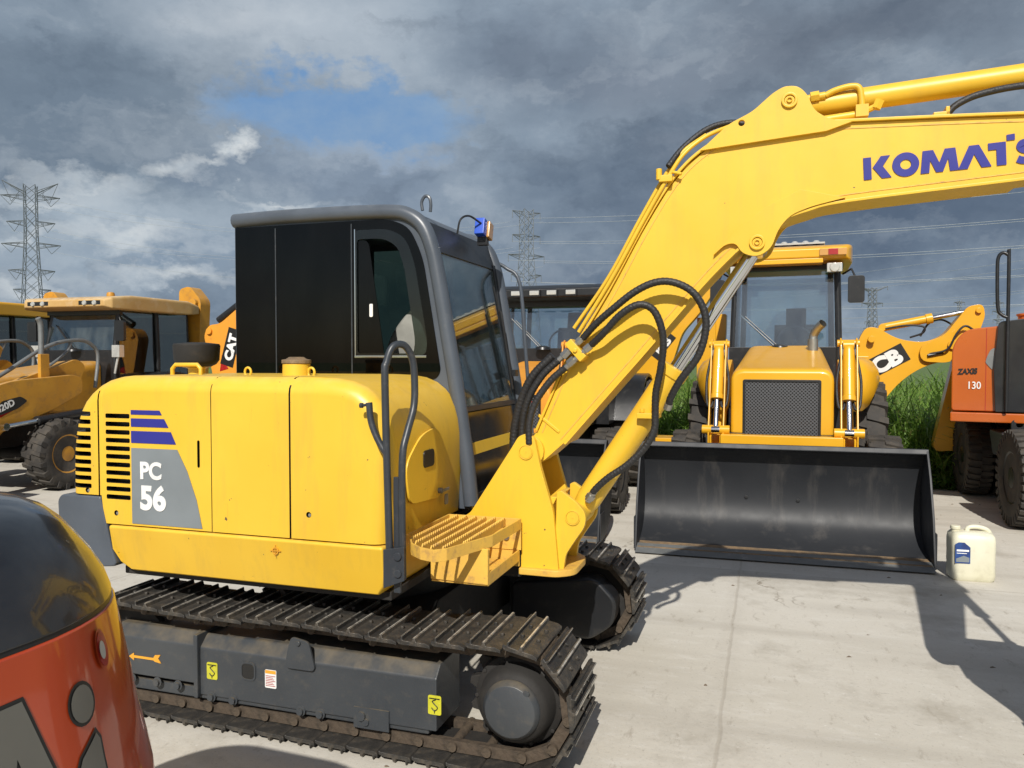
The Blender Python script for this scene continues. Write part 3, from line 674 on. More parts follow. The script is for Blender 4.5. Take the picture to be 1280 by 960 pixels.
for y0_, y1_ in ((-.290, -.268), (-.045, -.023)): b.prism(rnd([(1.74, 2.165, 0), (1.79, 2.21, .02), (1.835, 2.215, .03), (1.86, 2.17, .03), (1.925, 2.148, .05), (1.985, 2.185, .04), (2.01, 2.265, .05), (2.06, 2.325, .04), (2.15, 2.357, .03), (2.28, 2.385, 0), (2.1, 2.43, 0), (1.95, 2.36, 0), (1.83, 2.26, 0)], .01), 'xz', y0_, y1_)
b.build('boom_lug', 'yelb', bo, bev=.003)
for p in ((2.052, 2.812), (1.925, 2.212)):
    b = MB(); b.plate(circ(p[0], p[1], .033, 24), [circ(p[0], p[1], .022, 24)], 'xz', -.302, -.29); b.cyl((p[0], -.296, p[1]), (p[0], -.02, p[1]), .021, 20); b.plate(circ(p[0], p[1], .012), [circ(p[0], p[1], .008)], 'xz', -.304, -.2955); b.build('boom_pin', 'yelb', bo, bev=.002)
b = MB(); b.prism(rnd([(.922, 1.432), (1.028, 1.350), (1.036, 1.362), (.930, 1.444)], .005), 'xz', -.274, -.267)
b.cyl((.885, -.292, 1.262), (.885, -.02, 1.262), .075, 24); b.build('boom_foot', 'yelb', bo, bev=.003)
# steel pipes along the boom
b = MB()
b.tube([(1.13, -.29, 1.83), (1.285, -.29, 2.075), (1.43, -.29, 2.335), (1.545, -.29, 2.53), (1.61, -.28, 2.625), (1.70, -.25, 2.70), (1.80, -.2, 2.75)], .0095, 10, 6)
b.tube([(1.10, -.26, 1.85), (1.265, -.26, 2.085), (1.41, -.26, 2.345), (1.525, -.26, 2.54), (1.60, -.25, 2.64), (1.70, -.22, 2.715)], .0095, 10, 6)
b.build('steel_pipe', 'yelb', bo, bev=0)
b = MB(); b.box(1.50, 1.56, -.31, -.25, 2.50, 2.53); b.cyl((1.50, -.30, 2.51), (1.50, -.30, 2.56), .014, 8); b.tube([(1.555, -.29, 2.545), (1.60, -.3, 2.53)], .008, 8); b.build('pipe_clamp', 'yelb', bo, bev=.003)
# KOMATSU letters, drawn flat on the boom side
def Wd(): return None
LT = {
 'K': ([[(0, 0), (0, 1), (.36, 1), (.36, 0)], [(.42, .52), (.80, 1), (1.22, 1), (.88, .54), (1.26, 0), (.82, 0)]], 1.30),
 'O': 'O', 
 'M': ([[(0, 0), (.12, 1), (.58, 1), (.83, .42), (1.08, 1), (1.54, 1), (1.66, 0), (1.28, 0), (1.22, .55), (.98, 0), (.68, 0), (.44, .55), (.38, 0)]], 1.62),
 'A': ([[(0, 0), (.50, 1), (.92, 1), (1.42, 0), (1.0, 0), (.71, .60), (.42, 0)]], 1.30),
 'T': ([[(.0, 1), (0, .70), (.34, .70), (.34, 0), (.74, 0), (.74, .70), (.74, 1.0)], [(.78, 1.03), (.78, 1.28), (1.12, 1.30), (1.12, 1.03)]], 1.10),
 'S': 'S', 'U': ([[(0, 1), (0, .4), (.1, .1), (.35, -.02), (.85, -.02), (1.1, .1), (1.2, .4), (1.2, 1), (.82, 1), (.82, .42), (.72, .3), (.48, .3), (.38, .42), (.38, 1)]], 1.3)}
b = MB(); H_ = .088; b.X = frame((2.351, -.2705, 2.456), (1, 0, .048), (0, 0, 1)) @ Matrix.Diagonal((.0845, .092, .088, 1)); cur = 0
kern = .96
for ch in 'KOMATSU':
    g = LT[ch]
    if ch == 'O':
        o_ = [(.60 + .60 * math.cos(t), .5 + .54 * math.sin(t)) for t in np.linspace(0, 2 * math.pi, 32, endpoint=False)]
        i_ = [(.60 + .24 * math.cos(t), .5 + .22 * math.sin(t)) for t in np.linspace(0, 2 * math.pi, 32, endpoint=False)]
        sv = b.X; b.X = b.X @ Matrix.Translation((cur, 0, 0)); b.plate(o_, [i_], 'xy', 0, .02); b.X = sv; cur += 1.24
    elif ch == 'S':
        c1 = [(.98, .80), (.80, .88), (.55, .88), (.30, .84), (.22, .70), (.34, .58), (.60, .50), (.86, .40), (.96, .26), (.84, .12), (.55, .10), (.28, .12), (.10, .20)]
        sv = b.X; b.X = b.X @ Matrix.Translation((cur, 0, 0))
        P = smooth([(x, y, 0) for x, y in c1], 4); w = .155; ring = []
        for i, p in enumerate(P):
            d = (P[min(i + 1, len(P) - 1)] - P[max(i - 1, 0)]).normalized(); n = Vector((-d.y, d.x, 0)) * w
            ring.append([p + n, p - n, p - n + Vector((0, 0, .02)), p + n + Vector((0, 0, .02))])
        b.loft(ring); b.X = sv; cur += 1.2
    else:
        sv = b.X; b.X = b.X @ Matrix.Translation((cur, 0, 0))
        for poly in g[0]: b.plate(poly, [], 'xy', 0, .02)
        b.X = sv; cur += g[1]
b.build('boom_lettering', 'decblue', bo, bev=0)
# arm cylinder on top of the boom
def cylinder(parent, a, bb, rb, rr_, L1, mats=('yelb', 'chrome'), name='boom_cylinder', eye=.045, w=.09):
    a = Vector(a); bb = Vector(bb); d = (bb - a).normalized(); T = (bb - a).length
    m = MB(); m.lathe([(eye * .6, rb * .85), (eye * 1.6, rb), (L1 - .05, rb), (L1 - .045, rb * 1.12), (L1, rb * 1.12), (L1 + .004, rr_ * 1.15)], a, d, 28)
    m.cyl(a + Vector((0, -w, 0)), a + Vector((0, w, 0)), eye, 24)
    c = m.build(name, mats[0], parent, bev=.003)
    m = MB(); m.cyl(a + d * (L1 - .02), a + d * (T - eye * .8), rr_, 24); m.cyl(bb + Vector((0, -w * .8, 0)), bb + Vector((0, w * .8, 0)), eye * .9, 20)
    m.build('piston_rod', mats[1], c, bev=.002); return c
ac = cylinder(bo, (2.052, -.156, 2.812), (3.62, -.156, 2.90), .048, .028, 1.35, name='arm_cylinder', eye=.04, w=.08)
b = MB()
b.tube([(2.10, -.20, 2.835), (2.20, -.205, 2.845)], .017, 12); b.tube([(2.14, -.205, 2.842), (2.175, -.205, 2.845)], .023, 6)
b.tube([(2.20, -.205, 2.845), (2.24, -.207, 2.862), (2.30, -.21, 2.872), (2.335, -.21, 2.86), (2.345, -.21, 2.80), (2.345, -.21, 2.755)], .013, 10, 5)
b.tube([(2.10, -.20, 2.735), (2.32, -.20, 2.75)], .018, 12); b.box(2.32, 2.37, -.235, -.185, 2.735, 2.785); b.tube([(2.36, -.21, 2.76), (2.42, -.215, 2.785)], .013, 8); b.tube([(2.40, -.215, 2.765), (2.415, -.215, 2.80)], .02, 6)
b.build('oil_pipe', 'yelb', ac, bev=0)
b = MB(); b.tube([(2.66, -.24, 2.70), (2.70, -.24, 2.745), (2.80, -.23, 2.785), (3.0, -.2, 2.81), (3.4, -.16, 2.80)], .014, 10, 6); b.build('hydraulic_hose', 'hose', bo, bev=0)
b = MB(); b.box(2.61, 2.67, -.27, -.2, 2.69, 2.715); b.box(2.655, 2.67, -.27, -.2, 2.70, 2.735); b.build('hose_guide', 'yelb', bo, bev=.003)
# boom cylinder
bc = cylinder(ex, (1.108, -.165, .958), (1.925, -.165, 2.212), .062, .033, .84, name='boom_cylinder', eye=.055, w=.1)
b = MB(); b.box(1.40, 1.50, -.27, -.16, 1.43, 1.455); b.cyl((1.42, -.24, 1.455), (1.42, -.24, 1.475), .012, 6); b.cyl((1.48, -.24, 1.455), (1.48, -.24, 1.475), .012, 6); b.build('hose_bracket', 'yelb', bc, bev=.003)
# hoses
def hose(pts, r=.0165, sm=8, parent=ex, name='hydraulic_hose', mat='hose'):
    P = smooth(pts, sm); L = sum((a - c).length for a, c in zip(P, P[1:])); n = int(L / .006); Q = []; acc = 0; i = 0
    cum = [0]
    for a, c in zip(P, P[1:]): cum.append(cum[-1] + (a - c).length)
    for k in range(n + 1):
        s_ = L * k / n
        while i < len(cum) - 2 and cum[i + 1] < s_: i += 1
        t = (s_ - cum[i]) / max(1e-9, cum[i + 1] - cum[i]); Q.append(P[i].lerp(P[i + 1], t))
    m = MB(); m.tube(Q, [r * (1 + .028 * (1 if k % 3 else -1.6)) for k in range(len(Q))], 10); return m.build(name, mat, parent, bev=0)
hose([(.86, -.30, 1.22), (.855, -.30, 1.36), (.885, -.31, 1.50), (.955, -.315, 1.62), (1.04, -.315, 1.70)])
hose([(.90, -.33, 1.30), (.90, -.33, 1.40), (.93, -.325, 1.50), (1.0, -.32, 1.60), (1.075, -.32, 1.665)])
hose([(.80, -.25, 1.16), (.80, -.25, 1.34), (.84, -.26, 1.50), (.90, -.27, 1.62), (1.0, -.27, 1.72)], .022)
b = MB()
b.tube([(1.035, -.315, 1.695), (1.16, -.315, 1.805)], .014, 10); b.tube([(1.06, -.315, 1.715), (1.09, -.315, 1.745)], .021, 6); b.tube([(1.13, -.315, 1.78), (1.15, -.315, 1.798)], .019, 6)
b.tube([(1.07, -.32, 1.66), (1.205, -.33, 1.775)], .014, 10); b.tube([(1.09, -.32, 1.68), (1.12, -.325, 1.705)], .021, 6); b.tube([(1.17, -.33, 1.745), (1.195, -.33, 1.766)], .019, 6)
b.build('hose_coupling', 'steel', bo, bev=.001)
b = MB(); b.X = Matrix.Translation((1.125, -.30, 1.745)) @ Matrix.Rotation(R(-42), 4, 'Y'); b.box(-.02, .02, -.04, .035, -.055, .055); b.cyl((0, -.05, .0), (0, -.035, 0), .012, 6); b.build('hose_clamp', 'yelb', bo, bev=.004)
hose([(1.155, -.315, 1.80), (1.22, -.335, 1.865), (1.30, -.35, 1.93), (1.40, -.355, 2.005), (1.49, -.355, 2.045), (1.57, -.35, 2.045), (1.65, -.34, 2.005), (1.70, -.33, 1.93), (1.712, -.32, 1.84), (1.68, -.31, 1.72), (1.60, -.29, 1.61), (1.555, -.265, 1.53), (1.545, -.25, 1.50)], .0165, 8)
hose([(1.20, -.33, 1.77), (1.26, -.36, 1.82), (1.34, -.385, 1.90), (1.42, -.39, 1.945), (1.48, -.38, 1.93), (1.515, -.37, 1.87), (1.53, -.35, 1.78), (1.515, -.32, 1.66), (1.49, -.29, 1.55), (1.485, -.27, 1.45), (1.48, -.265, 1.38), (1.44, -.265, 1.30), (1.36, -.265, 1.215), (1.27, -.262, 1.15), (1.215, -.255, 1.10), (1.19, -.25, 1.07)], .0165, 8)
b = MB(); b.tube([(1.20, -.25, 1.083), (1.165, -.245, 1.03)], .017, 10); b.tube([(1.185, -.25, 1.06), (1.172, -.247, 1.04)], .023, 6); b.tube([(1.168, -.245, 1.035), (1.16, -.2, 1.02)], .015, 8); b.build('hose_fitting', 'steel', bc, bev=0)
b = MB(); b.tube([(1.545, -.25, 1.50), (1.535, -.24, 1.475)], .019, 8); b.build('hose_fitting', 'steel', bc, bev=0)
hose([(1.54, -.29, 2.57), (1.60, -.24, 2.66), (1.70, -.2, 2.745), (1.80, -.17, 2.775), (1.9, -.15, 2.76)], .014)

# arm and bucket, mostly beyond the frame, they throw the shadow on the yard
b = MB(); b.prism(rnd([(3.50, 2.90, .03), (3.68, 2.93, .03), (3.84, 2.55, .06), (3.78, 2.35, .05), (3.24, 1.05, .05), (3.10, 1.02, .05), (3.08, 1.12, .03), (3.45, 2.30, .05)], .03), 'xz', -.235, -.075); b.prism(rnd([(3.66, 2.66), (3.84, 2.62), (3.84, 2.40), (3.66, 2.44)], .05), 'xz', -.29, -.235); b.build('dipper_arm', 'yelb', ex, bev=.006)
cylinder(ex, (3.78, -.156, 2.62), (3.62, -.156, 1.35), .04, .022, .8, name='bucket_cylinder', eye=.035, w=.07)
b = MB(); b.tube([(3.62, -.22, 1.35), (3.30, -.22, 1.25)], .025, 8); b.tube([(3.62, -.22, 1.35), (3.52, -.2, 1.0)], .025, 8); b.build('bucket_link', 'yelb', ex, bev=0)
b = MB(); ob0 = [(3.06, 1.10), (3.42, 1.10), (3.62, .98), (3.72, .78), (3.66, .56), (3.48, .42), (3.28, .42)]; ob = [(x + .14, z) for x, z in ob0]
b.plate(rnd(ob + [(3.24, .42), (3.26, .75)], .04), [], 'xz', -.50, -.48); b.plate(rnd(ob + [(3.24, .42), (3.26, .75)], .04), [], 'xz', .17, .19)
b.mi = 0
rg = [[(x, y, z) for x, z in ob] for y in (-.48, .17)]
P = ob; b.loft([[(x, -.48, z), (x, .17, z), (x * .99 + .03, .17, z * .97 + .02), (x * .99 + .03, -.48, z * .97 + .02)] for x, z in ob])
for k in range(4): b.box(3.2, 3.32, -.46 + k * .19, -.40 + k * .19, .405, .44)
b.build('digging_bucket', 'dark', ex, bev=.004)

# ---- cab
side_o = [(-.905, .92), (-.905, 2.475), (.08, 2.475), (.18, 2.455), (.26, 2.39), (.31, 2.30), (.355, 2.1), (.415, 1.75), (.455, 1.5), (.515, 1.05), (.53, .93)]
hole = [(-.135, 1.725, .02), (-.135, 2.395, .02), (.06, 2.395, .06), (.165, 2.34, .06), (.215, 2.20, .05), (.285, 1.80, .05), (.275, 1.725, .03)]
glassreg = rnd([(-.897, 1.60, .01), (-.897, 2.445, .01), (.06, 2.445, .08), (.18, 2.40, .10), (.26, 2.24, .1), (.36, 1.64, .06), (.33, 1.60, .03)], .02, 5)
cab = None
for y0_, y1_, nm in ((-.125, -.10, 'near'), (.865, .89, 'far')):
    b = MB(); b.plate(side_o, [rnd([(-.88, 1.62, .01), (-.88, 2.43, .01), (.06, 2.43, .08), (.17, 2.38, .10), (.25, 2.23, .1), (.345, 1.66, .05), (.32, 1.62, .03)], .02, 5)], 'xz', y0_, y1_)
    if cab is None: cab = b.build('cab', 'grey', ex, bev=.003)
    else: b.build('cab_wall', 'grey', cab, bev=.003)
# near side glazing: smoked panels with a sliding window
b = MB(); b.plate(glassreg, [rnd(hole, .02, 5)], 'xz', -.131, -.126); b.build('side_glazing', 'smoke', cab, bev=0)
for x in (-.635, -.16):
    b = MB(); b.box(x, x + .007, -.134, -.126, 1.60, 2.43); b.build('glazing_seal', 'rail', cab, bev=0)
b = MB(); b.plate(rnd([(x * 1, z, *r_) for x, z, *r_ in hole], .02, 5), [rnd([(-.125, 1.735, .02), (-.125, 2.345, .02), (.03, 2.345, .06), (.115, 2.30, .06), (.155, 2.18, .05), (.215, 1.80, .04), (.205, 1.735, .02)], .02, 5)], 'xz', -.130, -.127); b.build('window_pane', 'pglass', cab, bev=0)
b = MB(); b.plate(rnd([(-.132, 1.73, .01), (-.132, 2.34, .01), (-.06, 2.34, .06), (.03, 1.73, .02)], .02, 5), [], 'xz', -.122, -.118); b.build('sliding_pane', 'smoke', cab, bev=0)
b = MB(); b.box(-.14, .28, -.136, -.118, 1.712, 1.724); b.box(-.14, -.134, -.134, -.118, 1.72, 2.40); b.build('window_rail', 'chrome', cab, bev=.001)
b = MB(); b.prism(rr(-.055, 1.93, -.035, 2.0, .006), 'xz', -.1255, -.121); b.build('window_catch', 'white', cab, bev=.001)
# far side glass
b = MB(); b.plate(glassreg, [], 'xz', .872, .877); b.build('far_glazing', 'hglass', cab, bev=0)
b = MB(); b.box(-.60, -.56, .86, .885, 1.6, 2.44); b.box(-.02, .02, .86, .885, .95, 2.45); b.build('door_post', 'black', cab, bev=0)
# rear wall, roof
b = MB(); b.plate([(-.11, .92), (-.11, 2.47), (.87, 2.47), (.87, .92)], [rr(.0, 1.75, .76, 2.36, .05)], 'yz', -.905, -.88); b.box(-.88, .5, -.1, .87, .92, .96); b.build('rear_wall', 'black', cab, bev=.003)
b = MB(); b.plate(rr(.0, 1.75, .76, 2.36, .05), [], 'yz', -.895, -.890); b.build('rear_pane', 'gglass', cab, bev=0)
rp = rnd([(-.925, 2.475, .01), (-.925, 2.505, .02), (-.5, 2.525, .2), (.05, 2.525, .1), (.18, 2.495, .06), (.275, 2.40, .05), (.25, 2.36, .01), (.15, 2.44, .05), (.05, 2.468, .05)], .01, 5)
b = MB(); b.prism(rp, 'xz', -.118, .878); b.build('roof', 'grey', cab, bev=.004)
for y in (-.118, .878):
    b = MB(); b.tube([(-.908, y, 2.486), (-.6, y, 2.492), (-.2, y, 2.490), (.06, y, 2.482), (.17, y, 2.462), (.255, y, 2.40), (.305, y, 2.29), (.34, y, 2.14), (.40, y, 1.80), (.452, y, 1.50), (.50, y, 1.18), (.525, y, .95)], .040, 14, 6); b.build('front_pillar', 'grey', cab, bev=0)
def fx(z): return float(np.interp(z, [.95, 1.18, 1.5, 1.8, 2.14, 2.29, 2.40], [.525, .50, .452, .40, .34, .305, .255]))
b = MB()
for z0_, z1_, t in ((.95, 1.00, .03), (1.425, 1.455, .02), (2.27, 2.43, .03)):
    b.loft([[(fx(z0_) - t, y, z0_), (fx(z0_) + t * .4, y, z0_), (fx(z1_) + t * .4, y, z1_), (fx(z1_) - t, y, z1_)] for y in (-.11, .87)])
b.loft([[(fx(.96) + .005, y, .96), (fx(.96) + .02, y, .96), (fx(2.3) + .02, y, 2.3), (fx(2.3) + .005, y, 2.3)] for y in (-.085, -.045)])
b.loft([[(fx(.96) + .005, y, .96), (fx(.96) + .02, y, .96), (fx(2.3) + .02, y, 2.3), (fx(2.3) + .005, y, 2.3)] for y in (.80, .845)])
b.box(.28, .33, -.1, .87, .92, .97)
b.build('front_frame', 'black', cab, bev=.003)
b = MB()
b.loft([[(fx(1.455), y, 1.455), (fx(1.455) + .005, y, 1.455), (fx(2.28) + .005, y, 2.28), (fx(2.28), y, 2.28)] for y in (-.05, .80)]); b.build('windscreen', 'screen', cab, bev=0)
b = MB(); b.loft([[(fx(1.0), y, 1.0), (fx(1.0) + .005, y, 1.0), (fx(1.42) + .005, y, 1.42), (fx(1.42), y, 1.42)] for y in (-.05, .80)]); b.build('lower_windscreen', 'dglass', cab, bev=0)
b = MB(); b.tube([(fx(2.1) + .025, .66, 2.15), (fx(1.6) + .03, .74, 1.62)], .007, 6); b.tube([(fx(1.9) + .03, .68, 2.0), (fx(1.5) + .03, .70, 1.52)], .009, 6); b.box(fx(1.5) + .01, fx(1.5) + .05, .70, .76, 1.60, 1.64); b.build('wiper', 'black', cab, bev=0)
# interior
b = MB(); b.prism(rnd([(-.62, 1.32), (-.10, 1.32), (-.06, 1.42), (-.45, 1.45), (-.58, 2.08), (-.70, 2.10)], .04), 'xz', .14, .64); st_ = b.build('seat', 'seat', cab, bev=.03, seg=3)
b = MB(); b.prism([(p.x, p.y) for p in smooth([(-.20, 1.62, 0), (-.17, 1.80, 0), (-.09, 1.93, 0), (.02, 2.02, 0), (.12, 1.95, 0), (.16, 1.80, 0), (.15, 1.62, 0)], 5)], 'xz', .30, .66); b.build('plastic_cover', 'plastic', cab, bev=.06, seg=4)
b = MB(); b.box(-.35, .12, -.06, .08, 1.2, 1.50); b.box(-.35, .12, .70, .84, 1.2, 1.50); b.tube([(.08, .0, 1.5), (.12, .0, 1.68)], .014, 8); b.tube([(.08, .77, 1.5), (.12, .77, 1.68)], .014, 8)
b.box(.22, .34, .58, .72, 1.45, 1.78); b.tube([(.36, .35, .97), (.30, .36, 1.35)], .012, 8); b.tube([(.36, .45, .97), (.30, .46, 1.35)], .012, 8)
b.build('control_console', 'seat', cab, bev=.01)
b = MB(); b.loft([[(fx(1.20) + .006, y, 1.20), (fx(1.20) + .010, y, 1.20), (fx(1.262) + .010, y, 1.262), (fx(1.262) + .006, y, 1.262)] for y in (-.04, .79)]); b.build('warning_stripe', 'yelb', cab, bev=0)
b = MB(); b.box(.335, .345, .585, .715, 1.70, 1.80); b.build('monitor', 'kyel', cab, bev=.002)
# roof details
b = MB(); b.tube([(.21, -.02, 2.50), (.205, -.02, 2.545), (.225, -.02, 2.575), (.25, -.02, 2.565), (.258, -.02, 2.53), (.255, -.02, 2.49)], .009, 8, 4); b.build('lifting_eye', 'grey', cab, bev=0)
b = MB(); b.tube([(.28, .30, 2.42), (.30, .30, 2.50), (.33, .36, 2.53), (.37, .45, 2.50)], .006, 8, 5); wl = b.build('lamp_cable', 'black', cab, bev=0)
b = MB(); b.X = Matrix.Translation((.36, .50, 2.475)) @ Matrix.Rotation(R(-14), 4, 'X'); b.box(-.03, .03, -.055, .0, -.05, .05); w2 = b.build('work_lamp', 'bluepl', cab, bev=.006)
b = MB(); b.X = Matrix.Translation((.37, .50, 2.475)) @ Matrix.Rotation(R(-14), 4, 'X'); b.box(-.03, .035, .0, .07, -.05, .05); b.build('lamp_body', 'amber', w2, bev=.006)
b = MB(); b.box(.33, .39, .49, .53, 2.38, 2.43); b.build('lamp_bracket', 'black', w2, bev=.002)
b = MB(); b.tube([(.30, .90, 2.33), (.37, .92, 2.29), (.46, .92, 2.19), (.50, .92, 1.75), (.55, .92, 1.15)], .012, 10, 5); b.build('grab_rail', 'grey', cab, bev=0)

# ==================================================================== BACKHOE LOADERS
def backhoe_loader(loc, rz, label, P, group):
    y1 = P['paint']
    t = thing('backhoe_loader', label, 'backhoe loader', loc, rz, group)
    # bucket
    W = 1.19; rot = Matrix.Rotation(R(P.get('bucket_turn', 0)), 4, 'Z'); LX = Matrix.Translation((P.get('arm_ext', 0), 0, P.get('bucket_z', 0))) @ rot
    b = MB(); b.X = LX
    cur = [(.02, .035), (-.22, .070), (-.38, .12), (-.50, .21), (-.56, .33), (-.575, .47), (-.55, .62), (-.49, .78), (-.42, .89), (-.36, .925)]
    cu = [(p.x, p.y) for p in smooth([(a, c, 0) for a, c in cur], 5)]
    inn = []
    for i, p in enumerate(cu):
        a_ = Vector(cu[max(0, i - 1)]); c_ = Vector(cu[min(len(cu) - 1, i + 1)]); d = (c_ - a_).normalized(); inn.append((p[0] - d.y * .014, p[1] + d.x * -.0 - .0 + (-d.x) * -.0))
    b.loft([[(x, -W, z), (x, W, z), (x - .016, W, z - .010), (x - .016, -W, z - .010)] for x, z in cu])
    bk = b.build('loader_bucket', P.get('bucketmat', 'bucket'), t, bev=0)
    for sgn in (-1, 1):
        b = MB(); b.X = LX
        b.prism([(.03, .02), (-.30, .055), (-.42, .10), (-.54, .20), (-.60, .33), (-.61, .47), (-.58, .64), (-.52, .79), (-.43, .91), (-.345, .945), (-.20, .72), (-.06, .40)], 'xz', min(sgn * W, sgn * (W + .018)), max(sgn * W, sgn * (W + .018)))
        b.box(-.22, -.02, min(sgn * (W + .018), sgn * (W + .030)), max(sgn * (W + .018), sgn * (W + .030)), .05, .30)
        b.build('bucket_side', P.get('bucketmat', 'bucket'), bk, bev=.004)
    b = MB(); b.X = LX; b.prism([(.11, .012), (.12, .016), (-.06, .060), (-.10, .048)], 'xz', -W, W); b.build('cutting_edge', 'dullsteel', bk, bev=.002)
    b = MB(); b.X = LX; b.prism([(.02, .040), (.02, .044), (-.08, .0545), (-.15, .0625), (-.15, .0590)], 'xz', -W + .01, W - .01); b.build('floor_wear', 'rustedge', bk, bev=0)
    b = MB(); b.X = LX; b.prism(rnd([(-.345, .895), (-.325, .905), (-.345, .95), (-.41, .935), (-.44, .88)], .01), 'xz', -W - .018, W + .018); b.build('bucket_lip', P.get('bucketmat', 'bucket'), bk, bev=.004)
    b = MB(); b.X = LX
    for y, z in ((-.26, .43), (.19, .42)):
        b = MB(); b.X = LX; b.lathe([(0, .018), (.006, .018), (.008, .008)], (-.575, y, z), (1, 0, 0), 10); b.build('bucket_bolt', 'black', bk, bev=0)
    # arms
    AX = P.get('arm_ext', 0); hw = P.get('hw', .60)
    for sgn in (-1, 1):
        yy = sgn * (hw + .05)
        b = MB()
        b.prism(rnd([(-2.45, 1.62, .08), (-2.30, 1.72, .08), (-2.1, 1.66, .05), (-1.35 + AX * .4, 1.42, .15), (-.80 + AX, .62, .06), (-.70 + AX, .38, .05), (-.84 + AX, .34, .05), (-1.55 + AX * .5, 1.12, .15), (-2.35, 1.40, .06)], .05), 'xz', yy - .05, yy + .05)
        ar = b.build('loader_arm', y1, t, bev=.008)
        # upright tilt linkage tower with cylinder and hoses
        tx = -.95 + AX
        b = MB()
        for q in (-.075, .065): b.prism(rnd([(tx - .35, 1.85, .03), (tx - .25, 1.92, .03), (tx - .16, 1.86, .03), (tx + .0, 1.3, .05), (tx + .10, 1.0, .03), (tx + .08, .78, .03), (tx + .0, .76, .03), (tx - .10, 1.2, .05)], .02), 'xz', yy + q, yy + q + .014)
        b.cyl((tx - .25, yy - .10, 1.86), (tx - .25, yy + .10, 1.86), .035, 16); b.cyl((tx + .06, yy - .13, 1.02), (tx + .06, yy + .13, 1.02), .045, 16)
        b.build('tilt_link', y1, t, bev=.003)
        if P.get('cyl', True):
            cylinder(t, (tx - .22, yy, 1.84), (tx + .08, yy, 1.02), .055, .026, .56, (y1, 'chrome'), 'tilt_cylinder', .04, .05)
            for q in (-.07, .07):
                hose([(tx - .22, yy + q * .6, 1.86), (tx - .16, yy + q, 1.72), (tx - .10, yy + q * 1.5, 1.5), (tx - .03, yy + q * 1.35, 1.28), (tx - .0, yy + q * .8, 1.24), (tx - .05, yy + q * .5, 1.30)], .013, 5, t)
                b = MB(); b.tube([(tx - .18, yy + q * .8, 1.80), (tx - .165, yy + q * .95, 1.73)], .012, 8); b.build('hose_fitting', 'steel', t, bev=0)
        for q in (-.055, .04):
            b = MB(); b.prism([(tx + .02, .72), (tx + .10, .72), (tx + .12, .96), (tx + .04, .98)], 'xz', yy + q, yy + q + .018); b.build('bucket_link', y1, t, bev=.003)
    b = MB(); b.box(-.92 + AX, -.80 + AX, -hw, hw, .88, .985); b.build('arm_crossbar', y1, t, bev=.012)
    # chassis and hood
    b = MB(); b.box(-4.3, -1.0, -.33, .33, .55, .92); b.box(-4.5, -3.9, -.6, .6, .5, 1.2); b.box(-1.25, -.98, -.42, .42, .62, .95); b.cyl((-1.75, -.85, .48), (-1.75, .85, .48), .09, 12); b.cyl((-3.75, -.8, .72), (-3.75, .8, .72), .14, 12)
    b.build('chassis', 'dark', t, bev=.01)
    hx = P.get('hoodx', -1.05); HW = .475; zt = P.get('hoodz', 1.60)
    def hs(x, w, z0_, z1_): return [(x, y, z) for y, z in rnd([(-w, z0_, .0), (-w, z1_, .13), (w, z1_, .13), (w, z0_, 0)], .1, 6)]
    b = MB(); b.loft([hs(hx, HW, .96, zt), hs(hx - .10, HW, .96, zt + .03), hs(hx - .45, HW - .01, .96, zt + .075), hs(P.get('cabx', (-2.70, 0))[0] + .06, HW - .06, .96, zt + .27)])
    hd = b.build('hood', y1, t, bev=.035, seg=3)
    b = MB(); b.plate(rr(-.36, .90, .36, zt - .09, .02), [rr(-.335, .915, .335, zt - .115, .015)], 'yz', hx - .002, hx + .010); b.build('grille_frame', 'black', hd, bev=.003)
    b = MB(); b.box(hx - .002, hx + .003, -.336, .336, .914, zt - .114); b.build('grille', 'grille', hd, bev=0)
    for sgn in (-1, 1):
        b = MB(); b.prism(rnd([(sgn * .26, .90), (sgn * .33, .98), (sgn * .49, .99), (sgn * .49, .90)], .01), 'yz', hx + .004, hx + .075); b.cyl((hx + .07, sgn * .40, .925), (hx + .08, sgn * .40, .925), .02, 12); b.build('bumper_corner', 'black', t, bev=.008)
    b = MB(); b.tube([(-2.30, .30, zt + .12), (-2.30, .30, zt + .33)], .055, 20); b.tube([(-2.30, .30, zt + .31), (-2.30, .31, zt + .38), (-2.25, .35, zt + .45), (-2.20, .40, zt + .50)], .045, 16, 4, cap=False)
    if P.get('exhaust', True): b.build('exhaust_stack', 'steel', t, bev=0)
    else: b.bm.free()
    # cab
    cx0, cx1 = P.get('cabx', (-2.70, -4.15)); cw = P.get('cabw', .69); zb = 1.15; zr = P.get('roofz', 2.88)
    b = MB()
    posts = [(cx0, cw - .04), (cx0 - .02, -cw + .04), (cx0 - .78, cw), (cx0 - .78, -cw), (cx1, cw - .06), (cx1, -cw + .06)]
    for x, y in posts:
        b.tube([(x + (.05 if x > cx0 - .1 else 0), y, zb), (x + (.05 if x > cx0 - .1 else 0), y, zb + .7), (x - (.06 if x > cx0 - .1 else 0), y * .96, zr - .06)], .038, 8)
    b.box(cx1, cx0 + .05, -cw, cw, zb - .25, zb + .02)
    for s_ in (-1, 1):
        b.box(cx1, cx0 + .03, min(s_ * cw, s_ * (cw - .04)), max(s_ * cw, s_ * (cw - .04)), zb, zb + .25)
        b.box(cx0 + .0, cx0 + .06, min(s_ * cw, s_ * (cw - .20)), max(s_ * cw, s_ * (cw - .20)), zb, zb + .62)
    b.box(cx0 + .02, cx0 + .07, -cw, cw, zb, zb + .70)
    b.box(cx0 - .07, cx0 - .01, -cw, cw, zr - .14, zr - .05)
    b.box(cx1 - .02, cx1 + .04, -cw, cw, zb, zb + .55)
    cabo = b.build('cab_frame', 'black', t, bev=.006)
